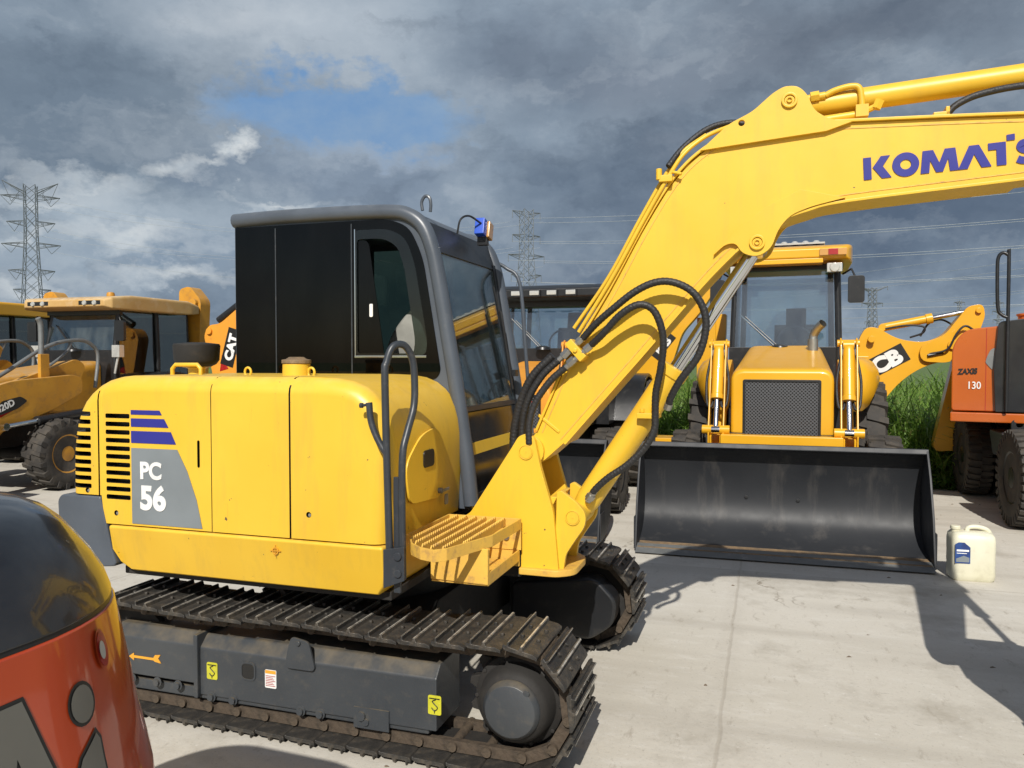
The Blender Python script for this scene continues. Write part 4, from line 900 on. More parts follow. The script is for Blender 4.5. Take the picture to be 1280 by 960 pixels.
    b = MB(); b.loft([[(cx0 + .055, y, zb + .70), (cx0 + .06, y, zb + .70), (cx0 - .045, y, zr - .13), (cx0 - .05, y, zr - .13)] for y in (-cw + .06, cw - .06)]); b.build('windscreen', P.get('glass', 'screen'), cabo, bev=0)
    for s_ in (-1, 1):
        b = MB(); b.loft([[(x, s_ * (cw - .015), zb + .25), (x, s_ * (cw - .011), zb + .25), (x, s_ * (cw * .96 - .011), zr - .08), (x, s_ * (cw * .96 - .015), zr - .08)] for x in (cx1 + .04, cx0 - .02)]); b.build('side_window', P.get('sglass', 'cglass'), cabo, bev=0)
    b = MB(); b.box(cx1 + .005, cx1 + .010, -cw + .06, cw - .06, zb + .5, zr - .1); b.build('rear_window', P.get('sglass', 'cglass'), cabo, bev=0)
    # roof
    b = MB()
    rw = P.get('roofw', .84)
    def rs(x, w, z0_, z1_, r_=.05): return [(x, y, z) for y, z in rnd([(-w, z0_, .02), (-w, z1_ - .0, r_), (w, z1_, r_), (w, z0_, .02)], .02, 4)]
    fo = P.get('roof_front', .30)
    b.loft([rs(cx0 + fo, rw * .86, zr - .04, zr + .06), rs(cx0 + fo - .08, rw * .95, zr - .07, zr + .10), rs(cx0 - .1, rw, zr - .08, zr + .14), rs(cx1 + .2, rw, zr - .08, zr + .14), rs(cx1 - .12, rw * .92, zr - .05, zr + .09)])
    rf = b.build('cab_roof', P.get('roofmat', y1), t, bev=.02, seg=3)
    if P['kind'] == 'j':
        b = MB(); b.box(cx0 + .05, cx0 + .29, -.52, .40, zr - .10, zr - .045); b.build('roof_visor', y1, rf, bev=.01)
        for s_ in (-1, 1):
            b = MB(); b.box(cx0 + fo + .002, cx0 + fo + .022, s_ * .50 - .14, s_ * .50 + .14, zr - .022, zr + .05); mk = b.build('marker_lamp', 'amber', rf, bev=.003)
            b = MB(); b.box(cx0 + fo + .02, cx0 + fo + .028, s_ * .50 - .05, s_ * .50 + .05, zr - .018, zr + .046); b.build('marker_lens', 'redlens', mk, bev=.001)
            b = MB(); b.box(cx0 + .12, cx0 + .24, s_ * .52 - .08, s_ * .52 + .08, zr - .20, zr - .10); b.lathe([(0, .055), (.015, .05)], (cx0 + .24, s_ * .52, zr - .15), (1, 0, 0), 16); b.build('work_lamp', 'lens', rf, bev=.01)
        b = MB()
        for k in range(7): b.lathe([(0, .04), (.03, .04), (.045, .025)], (cx0 + .05, -.36 + k * .115, zr + .135), (0, 0, 1), 16)
        b.box(cx0 - .02, cx0 + .12, -.42, .42, zr + .135, zr + .155)
        b.build('light_bar', 'lens', rf, bev=0)
    elif P['kind'] == 'k':
        for k, yv in enumerate((-.34, -.10, .12, .36)):
            b = MB(); b.box(cx0 + fo + .0, cx0 + fo + .04, yv - .075 + .3 * 0, yv + .075, zr - .04, zr + .05); l0 = b.build('lamp_housing', 'black', rf, bev=.008)
            b = MB(); b.box(cx0 + fo + .038, cx0 + fo + .048, yv - .06, yv + .06, zr - .02, zr + .035); b.build('headlight', 'lens', l0, bev=.006)
    else:
        for s_ in (-1, 1):
            b = MB(); b.box(cx0 + fo - .05, cx0 + fo + .005, s_ * .48 - .2, s_ * .48 + .2, zr - .02, zr + .045); l0 = b.build('lamp_recess', 'black', rf, bev=.01)
            for q in (-.09, .09):
                b = MB(); b.lathe([(0, .04), (.015, .03)], (cx0 + fo + .004, s_ * .48 + q, zr + .01), (1, 0, 0), 14); b.build('headlight', 'lens', l0, bev=0)
        b = MB(); b.lathe([(0, .06), (.05, .06), (.08, .05), (.09, .02)], (cx0 - .35, 0.2, zr + .14), (0, 0, 1), 16); b.tube([(cx0 - .35, .3, zr + .15), (cx0 - .2, .45, zr + .12)], .02, 8); b.build('beacon', y1, rf, bev=0)
    # mirrors, wiper, seat, wheel
    for s_ in (-1, 1):
        b = MB(); b.tube([(cx0 - .05, s_ * cw, zr - .2), (cx0 + .10, s_ * (cw + .08), zr - .16), (cx0 + .10, s_ * (cw + .12), zr - .25)], .012, 8)
        b.prism(rr(s_ * (cw + .13) - .085, zr - .54, s_ * (cw + .13) + .085, zr - .24, .03), 'yz', cx0 + .10, cx0 + .15); b.build('mirror', 'black', t, bev=.012)
    b = MB(); b.tube([(cx0 + .08, -.12, zb + .72), (cx0 + .0, -.50, zb + 1.08)], .008, 6); b.tube([(cx0 + .10, -.06, zb + .70), (cx0 + .02, -.44, zb + 1.06)], .006, 6); b.lathe([(0, .10), (.03, .09), (.05, .04)], (cx0 + .12, -.05, zb + .68), (0, 0, 1), 16); b.build('wiper', 'black', t, bev=0)
    b = MB(); b.prism(rnd([(cx0 - 1.05, 1.45), (cx0 - .55, 1.45), (cx0 - .52, 1.56), (cx0 - .88, 1.60), (cx0 - .98, 2.15), (cx0 - 1.12, 2.15)], .05), 'xz', -.14, .36); b.prism(rnd([(cx0 - .93, 2.1), (cx0 - 1.0, 2.36), (cx0 - 1.1, 2.36), (cx0 - 1.05, 2.1)], .03), 'xz', .0, .24); b.build('seat', 'seat', cabo, bev=.04, seg=3)
    b = MB(); b.tube([(cx0 - .30 - .07 * math.sin(a_), .11 + .19 * math.cos(a_), 1.93 + .17 * math.sin(a_)) for a_ in [R(q) for q in range(0, 361, 15)]], .014, 8); b.tube([(cx0 - .30, .11, 1.93), (cx0 - .1, .11, 1.5)], .03, 8); b.build('steering_wheel', 'black', cabo, bev=0)
    # fenders
    if P['kind'] == 'j':
        for s_ in (-1, 1):
            rings = []
            for x, w, h0, h1 in ((-2.62, .03, 1.38, 1.48), (-2.70, .25, 1.20, 1.66), (-2.86, .38, 1.10, 1.72), (-3.2, .46, 1.22, 1.74), (-3.9, .48, 1.40, 1.72)):
                yb = .60; zm = (h0 + h1) / 2
                rings.append([(x, s_ * (yb + w * (.5 + .5 * math.cos(a_))), zm + (h1 - h0) / 2 * math.sin(a_)) for a_ in [R(q) for q in range(0, 360, 24)]])
            b = MB(); b.loft(rings); b.build('rear_fender', y1, t, bev=0)
    else:
        for s_ in (-1, 1):
            b = MB(); pr = [(-3.75 + .80 * math.cos(a_), .72 + .80 * math.sin(a_)) for a_ in [R(q) for q in range(15, 166, 15)]] + [(-3.75 + .76 * math.cos(a_), .72 + .76 * math.sin(a_)) for a_ in [R(q) for q in range(165, 14, -15)]]
            b.prism(pr, 'xz', min(s_ * .62, s_ * 1.12), max(s_ * .62, s_ * 1.12)); b.build('rear_fender', 'black', t, bev=.005)
    # wheels
    rim = P.get('rim', y1)
    for s_ in (-1, 1):
        make_wheel(t, (-1.75, s_ * .97, .47), .47, .30, rim, s_)
        make_wheel(t, (-3.75, s_ * .92, .72), .72, .46, rim, s_)
    # backhoe
    if P.get('hoe', True):
        b = MB(); b.box(-4.75, -4.45, -.35, .35, .45, 1.5)
        for s_ in (-1, 1): b.box(-4.75, -4.5, s_ * .95 - .09, s_ * .95 + .09, .35, P.get('stab', 1.75)); b.box(-4.80, -4.45, s_ * .95 - .2, s_ * .95 + .2, .30, .36)
        b.build('stabiliser_frame', y1, t, bev=.01)
        P['hoefn'](t, y1)
    return t

def logo_panel(parent, origin, u, v, txt, size, pw, ph, mat='white', off=.004, sx=1.1, shear=0., bold=None, pad=None):
    fr_ = frame(origin, u, v)
    b = MB(); b.X = fr_; b.prism([(-pw / 2, -ph / 2), (pw / 2, -ph / 2), (pw / 2 , ph / 2), (-pw / 2 , ph / 2)], 'xy', 0, .003)
    pn = b.build('badge', 'decblack', parent, bev=0)
    lettering('badge_text', txt, size, pn, fr_ @ Matrix.Translation((0, -size * .36, .0045)), mat, bold if bold is not None else size * .035, sx=sx, align='CENTER', shear=shear)
    return pn

# --- the near one facing the camera, backhoe folded to its left (image right)
def hoe_right(t, y1):
    def pl(pts, x0, x1, nm, par=t, hol=()):
        b = MB(); b.plate(pts, hol, 'yz', x0, x1); return b.build(nm, y1, par, bev=.006)
    bm_ = rnd([(1.02, 1.05, .05), (.86, 1.5, .1), (.93, 2.0, .08), (1.02, 2.15, .1), (1.16, 2.14, .08), (1.40, 1.98, .2), (1.72, 1.93, .2), (1.95, 2.02, .1), (2.20, 2.36, .06), (2.36, 2.40, .06), (2.40, 2.28, .05), (2.24, 1.84, .08), (2.10, 1.72, .12), (1.72, 1.62, .2), (1.45, 1.42, .15), (1.22, 1.12, .08)], .05, 5)
    boom_ = pl(bm_, -4.95, -4.72, 'backhoe_boom')
    b = MB(); b.plate(rnd([(1.68, 1.68, .15), (1.66, 1.88, .15), (1.95, 2.02, .1), (2.22, 2.40, .06), (2.39, 2.43, .07), (2.42, 2.28, .06), (2.30, 1.88, .1), (2.02, 1.66, .1)], .08, 5), [], 'yz', -4.71, -4.66); dh = b.build('dipper_head', y1, boom_, bev=.006)
    for yy, zz, r_ in ((1.08, 1.98, .045), (2.05, 1.90, .06), (2.34, 2.34, .035)):
        b = MB(); b.cyl((-4.98, yy, zz), (-4.62, yy, zz), r_, 16); b.build('pivot_pin', y1, boom_, bev=.004)
    b = MB(); b.prism(rnd([(2.12, 1.86), (2.36, 2.0), (2.33, 1.6), (2.16, .50), (1.90, .48), (1.86, .56)], .03, 3), 'yz', -5.0, -4.78); b.build('dipper', y1, t, bev=.01)
    b = MB(); a, c = Vector((-4.80, 1.22, 2.14)), Vector((-4.80, 2.34, 2.36)); d = (c - a).normalized()
    b.cyl(a, a + d * .60, .055, 20); b.cyl(a + d * .54, a + d * .62, .068, 20); b.cyl(a + Vector((-.06, 0, 0)), a + Vector((.06, 0, 0)), .05, 16); dc = b.build('dipper_cylinder', y1, t, bev=.003)
    b = MB(); b.cyl(a + d * .6, c, .032, 18); b.build('piston_rod', 'chrome', dc, bev=0)
    hose([(-4.70, 1.25, 2.12), (-4.66, 1.50, 2.16), (-4.64, 1.70, 2.14), (-4.66, 1.70, 2.06), (-4.7, 1.55, 2.0)], .013, 5, t)
    hose([(-4.64, 1.78, 1.78), (-4.6, 1.98, 1.84), (-4.58, 2.08, 2.04), (-4.58, 2.18, 2.14), (-4.6, 2.31, 2.06)], .014, 5, t)
    hose([(-4.9, 1.70, 2.02), (-4.9, 1.80, 2.19), (-4.9, 1.95, 2.24), (-4.9, 2.10, 2.16)], .013, 5, t)
    b = MB(); b.tube([(-4.64, 1.76, 1.76), (-4.64, 1.94, 1.80)], .02, 8); b.build('hose_outlet', 'black', boom_, bev=0)
    logo_panel(boom_, (-4.716, 1.235, 1.665), (0, .87, .50), (0, -.50, .87), 'JCB', .27, .62, .25, sx=1.12, bold=.016)
    # warning panel on the far side stabiliser
    b = MB(); b.prism(rnd([(-1.05, .5), (-.85, .5), (-.80, 2.35), (-1.0, 2.35)], .03), 'yz', -4.6, -4.44)
    b.build('stabiliser_leg', y1, t, bev=.01)
JB = dict(kind='j', paint='jyel', hoefn=hoe_right, bucket_turn=3, rim='jyel', glass='kglass', sglass='kglass', cabw=.62, roofw=.72, hw=.55, fend=.40)
jcb = backhoe_loader((2.25, 6.6, 0), R(-110), 'bright yellow backhoe loader facing the camera with wide empty dark bucket', JB, None)

# --- machine to its left, mostly behind the excavator's boom
def hoe_left(t, y1):
    b = MB(); b.plate(rnd([(1.30, .9, .05), (1.22, 1.5, .1), (1.5, 2.5, .15), (1.75, 2.75, .1), (1.95, 2.6, .08), (1.72, 1.9, .1), (1.62, 1.2, .08), (1.50, .9, .05)], .05, 4), [], 'yz', -4.95, -4.72); b.build('backhoe_boom', y1, t, bev=.008)
CS = dict(kind='k', paint='kyel', hoefn=hoe_left, roofmat='black', roofz=2.52, roofw=.92, bucketmat='bucket', exhaust=False, hoodz=1.42, rim='black', hoe=False, cabw=.78, glass='kglass', sglass='kglass')
cse = backhoe_loader((-.36, 7.43, 0), R(-108), 'orange backhoe loader with black roof and four roof lights behind the boom', CS, None)
lettering('hood_lettering', 'CX', .16, cse, frame((-1.035, .03, 1.24), (0, 1, 0), (0, 0, 1)), 'red', .004, sx=1.1)

# separate slewed backhoe arm seen between boom and cylinder
ba = thing('folded_digger', 'yellow arm with small JCB badge between the big boom and its cylinder', 'digger', (1.95, 11.2, 0), R(-108))
b = MB(); b.plate(rnd([(-.24, .6, .05), (-.26, 1.62, .1), (.05, 2.05, .1), (.55, 2.95, .15), (.75, 3.0, .08), (.93, 2.68, .08), (.74, 2.38, .1), (.48, 2.08, .1), (.34, 1.62, .15), (.10, 1.28, .1), (.06, .6, .05)], .05, 4), [], 'yz', -.12, .12); ab = b.build('arm_plate', 'jyel', ba, bev=.01)
b = MB(); b.box(-.30, -.14, .66, .92, .35, 2.3); b.box(-.34, .1, -.6, 1.0, .3, .6); b.build('arm_mast', 'jyel', ba, bev=.01)
b = MB(); b.box(-.55, .35, -.60, 1.0, 0, .3); b.build('stabiliser_foot', 'dark', ba, bev=.02)
logo_panel(ab, (.124, .215, 1.90), (0, .62, .78), (0, -.78, .62), 'JCB', .15, .40, .15, sx=1.1, bold=.008)

# --- two ochre loaders at the left
def hoe_cat(t, y1):
    b = MB(); b.plate(rnd([(.35, .9, .05), (.36, 2.3, .1), (.36, 2.90, .08), (.58, 2.95, .08), (.80, 2.70, .08), (.78, 2.4, .1), (.72, .9, .05)], .05, 4), [], 'yz', -5.0, -4.75); bo_ = b.build('backhoe_boom', y1, t, bev=.01)
    b = MB(); b.cyl((-4.75, .68, 2.66), (-4.68, .68, 2.66), .07, 16); b.build('boom_pin', y1, bo_, bev=.003)
CT = dict(roofmat='tan', kind='c', paint='cyel', hoefn=hoe_cat, roofz=2.52, roofw=.86, exhaust=False, hoodz=1.42, rim='cyel', arm_ext=.15, cyl=False, roof_front=.34, glass='tglass', sglass='hglass', cabx=(-3.08, -4.6), stab=1.3, hoey=.45)
def cat_extra(t, txt):
    for s_ in (1,):
        b = MB(); b.prism(rnd([(-2.25, 1.45, .06), (-2.1, 1.50, .05), (-1.0, 1.43, .3), (-.30, 1.02, .1), (-.05, .62, .05), (-.25, .55, .05), (-1.0, .80, .3), (-1.77, 1.04, .1), (-2.25, 1.25, .06)], .08), 'xz', .76, .84); am = b.build('arm_cover', 'cyel', t, bev=.01)
        b = MB(); b.prism(rnd([(-1.38, 1.18), (-1.28, 1.24), (-1.02, 1.19), (-.88, 1.04), (-1.0, 1.02), (-1.24, 1.09)], .03), 'xz', .842, .846); pn = b.build('badge', 'decblack', am, bev=0)
        lettering('badge_text', txt, .115, pn, frame((-.96, .8485, 1.045), (-.90, 0, .36), (.36, 0, .90)), 'white', .003, sx=1.)
        b = MB(); b.prism([(-1.24, 1.10), (-.88, 1.045), (-1.0, .99)], 'xz', .841, .8425); b.build('badge_stripe', 'redlens', am, bev=0)
        cylinder(t, (-2.4, .9, 1.0), (-1.0, .9, .88), .055, .032, .95, ('black', 'chrome'), 'lift_cylinder', .05, .05)
        b = MB(); b.box(-1.80, -1.66, .70, .755, .95, 1.78); b.build('link_post', 'cyel', t, bev=.01)
    for s_ in (-1, 1):
        b = MB(); b.tube([(-.6, s_ * .60, 1.22), (-1.2, s_ * .6, 1.50), (-1.9, s_ * .6, 1.88), (-2.40, s_ * .6, 1.98), (-2.65, s_ * .6, 1.92), (-2.76, s_ * .6, 1.75), (-2.70, s_ * .6, 1.30)], .026, 10, 5); b.tube([(-2.3, s_ * .6, 1.96), (-2.2, s_ * .6, 1.80), (-1.9, s_ * .6, 1.6)], .02, 8, 4); b.tube([(-1.72, s_ * .70, 1.75), (-1.72, s_ * .70, 2.15), (-1.68, s_ * .70, 2.25)], .035, 10, 4); b.build('guard_rail', 'dullsteel', t, bev=0)
        b = MB(); b.box(-3.02, -2.92, s_ * .76 - .07, s_ * .76 + .07, 1.74, 1.92); b.tube([(-2.97, s_ * .7, 1.5), (-2.97, s_ * .76, 1.75)], .02, 8); b.build('front_lamp', 'lens', t, bev=.012)
cat1 = backhoe_loader((-7.39, 8.92, 0), R(-107), 'ochre backhoe loader with tan roof and 420D badge on its arm', CT, 'ochre backhoe loaders at the left')
cat_extra(cat1, '420D')
CT2 = dict(CT); CT2['roofmat'] = 'jyel'
cat2 = backhoe_loader((-10.25, 9.85, 0), R(-107), 'yellow roofed backhoe loader cut off by the left edge of the photo', CT2, 'ochre backhoe loaders at the left')
cat_extra(cat2, '420D')

# the boom with the CAT badge right behind the cab
cb_ = thing('folded_digger', 'yellow boom with a black CAT badge just behind the black excavator cab', 'digger', (-4.7, 12.6, 0), R(-107))
b = MB(); b.plate(rnd([(-.10, .3, .1), (-.02, 1.4, .15), (-.20, 2.10, .08), (-.10, 2.26, .08), (.10, 2.27, .1), (.9, 2.85, .1), (1.1, 2.7, .1), (.75, 1.6, .2), (.5, .3, .1)], .1, 4), [], 'yz', -.12, .12); bb_ = b.build('arm_plate', 'kyel', cb_, bev=.01)
b = MB(); b.tube([(.0, .0, 2.33), (.0, .45, 2.62), (.0, 1.0, 2.95)], .06, 12); b.build('arm_cylinder', 'black', cb_, bev=.003)
b = MB(); b.cyl((.11, -.08, 2.16), (.16, -.08, 2.16), .05, 16); b.build('pivot_pin', 'kyel', bb_, bev=.003)
b = MB(); b.box(-.3, .3, -.8, .9, 0, .45); b.build('base_frame', 'dark', cb_, bev=.02)
logo_panel(bb_, (.124, .31, 1.90), (0, .28, .96), (0, -.96, .28), 'CAT', .20, .60, .24, sx=1.05, bold=.012)
b = MB(); b.prism([(.10, 1.52), (.26, 1.56), (.14, 1.78)], 'yz', .121, .1235); b.build('badge_stripe', 'redlens', bb_, bev=0)

# ==================================================================== WHEELED EXCAVATOR (right)
zx = thing('wheeled_excavator', 'orange wheeled excavator with white 130 on its side at the right edge', 'excavator', (6.9, 8.9, 0), R(-108))
b = MB()
ZX0 = -.90
RX = Matrix.Translation((.75, -1.42, 0)) @ Matrix.Rotation(R(-13), 4, 'Z') @ Matrix.Translation((-.75, 1.42, 0))
class ZB(MB):
    def __init__(s): super().__init__(); s.X = RX
b.X = RX
pr = rnd([(-1.84, 1.13, .04), (-1.84, 1.86, .12), (-1.72, 2.04, .14), (.6, 2.28, .06), (.6, 1.13, .02)], .05, 5)
b.prism(pr, 'yz', -1.1, .75); hb = b.build('engine_hood', 'orange', zx, bev=.075, seg=5)
b = ZB(); b.box(-1.15, .80, -1.85, .7, 1.01, 1.118); b.build('lower_skirt', 'orange', zx, bev=.02)
b = ZB(); b.box(.748, .753, -1.512, -1.506, 1.14, 2.05); b.build('panel_seam', 'red', hb, bev=0)
b = ZB(); b.prism(rnd([(-1.42, 1.13, .02), (-1.44, 1.6, .03), (-1.40, 2.12, .05), (.5, 2.32, .03), (.5, 1.13, .02)], .03), 'yz', .752, .80); b.build('cab_panel', 'cowl', zx, bev=.01)
b = ZB(); b.box(-.2, .70, -.90, .3, 1.1, 2.95); b.build('cab', 'dglass', zx, bev=.05, seg=3)
b = ZB(); b.tube([(.84, -1.315, 1.14), (.84, -1.315, 2.75), (.84, -1.325, 2.83), (.84, -1.37, 2.86), (.84, -1.41, 2.82), (.84, -1.42, 2.70), (.84, -1.41, 2.28), (.84, -1.37, 2.19), (.84, -1.315, 2.16)], .018, 10, 5); b.build('handrail', 'black', zx, bev=0)
b = ZB(); b.lathe([(0, .09), (.10, .09), (.11, .105), (.13, .105), (.14, .06)], (.3, -1.12, 2.09), (0, 0, 1), 24); b.build('filler_cap', 'orange', zx, bev=.003)
lettering('side_lettering', '130', .115, hb, RX @ frame((.757, -1.69, 1.38), (0, 1, 0), (0, 0, 1)), 'white', .001, sx=.8)
lettering('side_lettering', 'ZAXIS', .085, hb, RX @ frame((.757, -1.78, 1.54), (0, 1, 0.05), (0, 0, 1)), 'decblack', .004, sx=.8, shear=.2)
b = MB(); b.X = RX @ frame((.757, -1.46, 1.70), (0, 1, 0), (0, 0, 1)) @ Matrix.Scale(.55, 4); b.plate(rnd([(-.1, -.05), (.02, -.2), (.07, -.05), (.05, .1), (.06, .25), (-.02, .2), (-.08, .05)], .03), [], 'xy', 0, .003); b.build('peeled_sticker', 'dullsteel', hb, bev=0)
b = MB(); b.box(-2.2, 1.9, -1.0, 0, .62, .92); b.cyl((0, -.4, .9), (0, -.4, 1.02), .6, 32)
b.cyl((1.45, -1.3, .5), (1.45, .4, .5), .1, 12); b.cyl((-.65, -1.3, .5), (-.65, .4, .5), .1, 12)
b.build('chassis', 'black', zx, bev=.015)
b = MB(); b.prism(rnd([(-1.30, .60), (-1.34, .90), (-.75, .92), (-.70, .60)], .04), 'yz', .2, 1.0); b.build('step_box', 'grey', zx, bev=.01)
b = MB(); b.plate(rnd([(-1.28, .86), (-1.28, 1.04), (-1.16, 1.09), (-1.06, .86)], .03), [circ(-1.2, 1.0, .035)], 'yz', .8, .84); b.build('tow_lug', 'black', zx, bev=.004)
for x in (1.45, -.65):
    for y in (-1.32, -.98, .2, .54):
        make_wheel(zx, (x, y, .50), .50, .27, 'black', -1 if y < 0 else 1, 'block')

# ==================================================================== FOREGROUND MACHINE (left)
HA = R(-20)
hy = thing('compact_excavator', 'glossy red and black machine with grey Ai lettering in the lower left corner', 'excavator', (-1.13, 1.376, 0), HA)
def ringz(z, g):
    """rounded plan ring; corner circle centre at local origin, g = outward growth, body reaches to -x and -y"""
    r_ = .38 + g; p = []
    X0, Y0 = -.35, -1.15
    for cx, cy, a in ((0, 0, 0), (X0, 0, 90), (X0, Y0, 180), (0, Y0, 270)):
        for i in range(13): t_ = R(a + 90 * i / 12); p.append((cx + r_ * math.cos(t_), cy + r_ * math.sin(t_), z))
    return p
zsplit = 1.24
b = MB(); b.loft([ringz(.42, .02), ringz(.50, .085), ringz(.75, .08), ringz(.90, .065), ringz(1.016, .040), ringz(1.145, .017), ringz(zsplit - .004, .0)]); hl = b.build('rear_shell', 'redor', hy, bev=.004)
b = MB(); b.loft([ringz(zsplit + .004, -.004), ringz(1.285, -.018), ringz(1.325, -.040), ringz(1.36, -.066), ringz(1.39, -.09), ringz(1.415, -.118), ringz(1.435, -.16), ringz(1.447, -.22), ringz(1.45, -.34)]); b.build('top_cowl', 'cowl', hy, bev=.004)
b = MB(); b.loft([ringz(zsplit - .006, -.004), ringz(zsplit + .006, -.008)]); b.build('seal_strip', 'decblack', hy, bev=0)
b = MB(); b.loft([ringz(.30, -.05), ringz(.45, -.05)]); b.box(-.5, .1, -1.0, -.2, 0, .32); b.build('lower_frame', 'dark', hy, bev=0)

def on_shell(a_deg, y_len, z, lift):   # a point on the rounded shell: angle on the corner, or run along the flat side
    g = float(np.interp(z, [.42, .5, .75, .90, 1.016, 1.145, 1.236], [.02, .085, .08, .065, .040, .017, 0.])) + lift
    if y_len is not None: return (.38 + g, y_len, z)
    t_ = R(a_deg); return ((.38 + g) * math.cos(t_), (.38 + g) * math.sin(t_), z)
def wrap_letter(polys, s0, mat, nm, lift):
    """polys in (s, z): s>0 runs round the corner arc, s<0 along the flat side"""
    for po in polys:
        tmp = bmesh.new(); es = []
        for lp in po:
            n_ = len(lp); dn = []
            for i in range(n_):
                a_, c_ = Vector(lp[i]), Vector(lp[(i + 1) % n_]); k = max(1, int((a_ - c_).length / .02))
                for j in range(k): dn.append(a_.lerp(c_, j / k))
            vs = [tmp.verts.new((p.x, p.y, 0)) for p in dn]
            for i in range(len(vs)): es.append(tmp.edges.new((vs[i], vs[(i + 1) % len(vs)])))
        bmesh.ops.triangle_fill(tmp, use_beauty=True, use_dissolve=False, edges=es, normal=(0, 0, 1))
        for _ in range(3): bmesh.ops.subdivide_edges(tmp, edges=[e for e in tmp.edges if e.calc_length() > .02], cuts=1)
        bmesh.ops.triangulate(tmp, faces=tmp.faces)
        for v in tmp.verts:
            s_, z = v.co.x + s0, v.co.y
            v.co = Vector(on_shell(math.degrees(s_ / .40), None, z, lift)) if s_ > 0 else Vector(on_shell(0, s_, z, lift))
        bmesh.ops.recalc_face_normals(tmp, faces=tmp.faces)
        m = MB(); m.bm.free(); m.bm = tmp; m.build(nm, mat, hl, bev=0)
def growp(lp, g):
    c = Vector((sum(p[0] for p in lp) / len(lp), sum(p[1] for p in lp) / len(lp))); out = []
    n_ = len(lp); area = sum(lp[i][0] * lp[(i + 1) % n_][1] - lp[(i + 1) % n_][0] * lp[i][1] for i in range(n_)); sg = 1 if area > 0 else -1
    for i in range(n_):
        a_, b_, c_ = Vector(lp[i - 1]), Vector(lp[i]), Vector(lp[(i + 1) % n_])
        d1 = (b_ - a_).normalized(); d2 = (c_ - b_).normalized(); n1 = Vector((d1.y, -d1.x)) * sg; n2 = Vector((d2.y, -d2.x)) * sg
        nn = (n1 + n2); nn = nn / max(.35, nn.length_squared / 2) if nn.length else n1
        out.append(tuple(b_ + nn * g))
    return out
zl0, zl1 = .94, 1.165
Apoly = [(-.145, zl0), (-.070, zl1), (-.030, zl1), (.036, zl0), (-.012, zl0), (-.024, zl0 + .045), (-.078, zl0 + .045), (-.092, zl0)]
Ahole = [(-.068, zl0 + .080), (-.050, zl0 + .145), (-.034, zl0 + .080)]
ipoly = [(.050, zl0), (.050, zl0 + .075), (.060, zl0 + .092), (.098, zl0 + .118), (.105, zl0 + .105), (.105, zl0)]
idot = [(.080 + .026 * math.cos(t_), 1.116 + .031 * math.sin(t_)) for t_ in np.linspace(0, 2 * math.pi, 20, endpoint=False)]
S0 = .0
for po in ([Apoly], [ipoly], [idot]):
    wrap_letter([[growp(po[0], .006)]], S0, 'decblack', 'letter_outline', .0015)
wrap_letter([[Apoly, Ahole]], S0, 'olive', 'letter', .003); wrap_letter([[ipoly]], S0, 'olive', 'letter', .003); wrap_letter([[idot]], S0, 'olive', 'letter', .003)
# oval recess with reflector
for nm, ml, k_, lf in (('recess_rim', 'redor', 1.0, .004), ('recess', 'redlens', .86, .0055), ('reflector', 'lens', .45, .008)):
    el = [(.157 + .020 * k_ * math.cos(t_) - (.006 if nm == 'reflector' else 0), 1.182 + .036 * k_ * math.sin(t_)) for t_ in np.linspace(0, 2 * math.pi, 20, endpoint=False)]
    wrap_letter([[el]], 0, ml, nm, lf)

# ==================================================================== JERRYCAN
jc = thing('jerrycan', 'milky white plastic jerrycan with a navy label beside the loader bucket', 'jerrycan', (3.57, 6.06, 0), R(-14))
b = MB(); w_, d_, h_ = .155, .11, .37
def jr(z, sx_, sy_, r_): return [(x, y, z) for x, y in rnd([(-w_ * sx_, -d_ * sy_), (w_ * sx_, -d_ * sy_), (w_ * sx_, d_ * sy_), (-w_ * sx_, d_ * sy_)], r_, 5)]
b.loft([jr(0, .90, .88, .05), jr(.012, .98, .96, .055), jr(.05, 1, 1, .055), jr(.12, .985, .985, .055), jr(.13, 1.0, 1.0, .055), jr(.22, .99, .99, .055), jr(.23, 1.0, 1.0, .055), jr(.31, 1, 1, .055), jr(.345, .97, .95, .055), jr(.368, .86, .78, .05), jr(.375, .6, .5, .03)])
body_ = b.build('can_body', 'can', jc, bev=0)
b = MB(); b.tube([(-.03, 0, .355), (-.02, 0, .395), (.04, 0, .405), (.11, 0, .385), (.14, 0, .34)], .018, 12, 5); b.build('can_handle', 'can', jc, bev=0)
b = MB(); b.lathe([(0, .03), (.02, .03), (.022, .036), (.045, .036), (.05, .03)], (-.11, 0, .362), (0, 0, 1), 20); b.build('can_cap', 'can', jc, bev=.003)
b = MB(); b.plate([(-.140, .14), (-.140, .285), (-.115, .30), (-.075, .30), (-.035, .265), (-.035, .14)], [], 'xz', -.1145, -.1095); lbp = b.build('can_label', 'canlabel', jc, bev=0)
b = MB(); b.box(-.130, -.045, -.1160, -.1145, .232, .246); b.box(-.130, -.06, -.1160, -.1145, .215, .220); b.build('label_text', 'white', lbp, bev=0)
b = MB(); b.plate([(-.133, .150), (-.042, .150), (-.042, .185), (-.08, .20), (-.133, .175)], [], 'xz', -.1160, -.1145); b.build('label_picture', 'decgrey', lbp, bev=0)

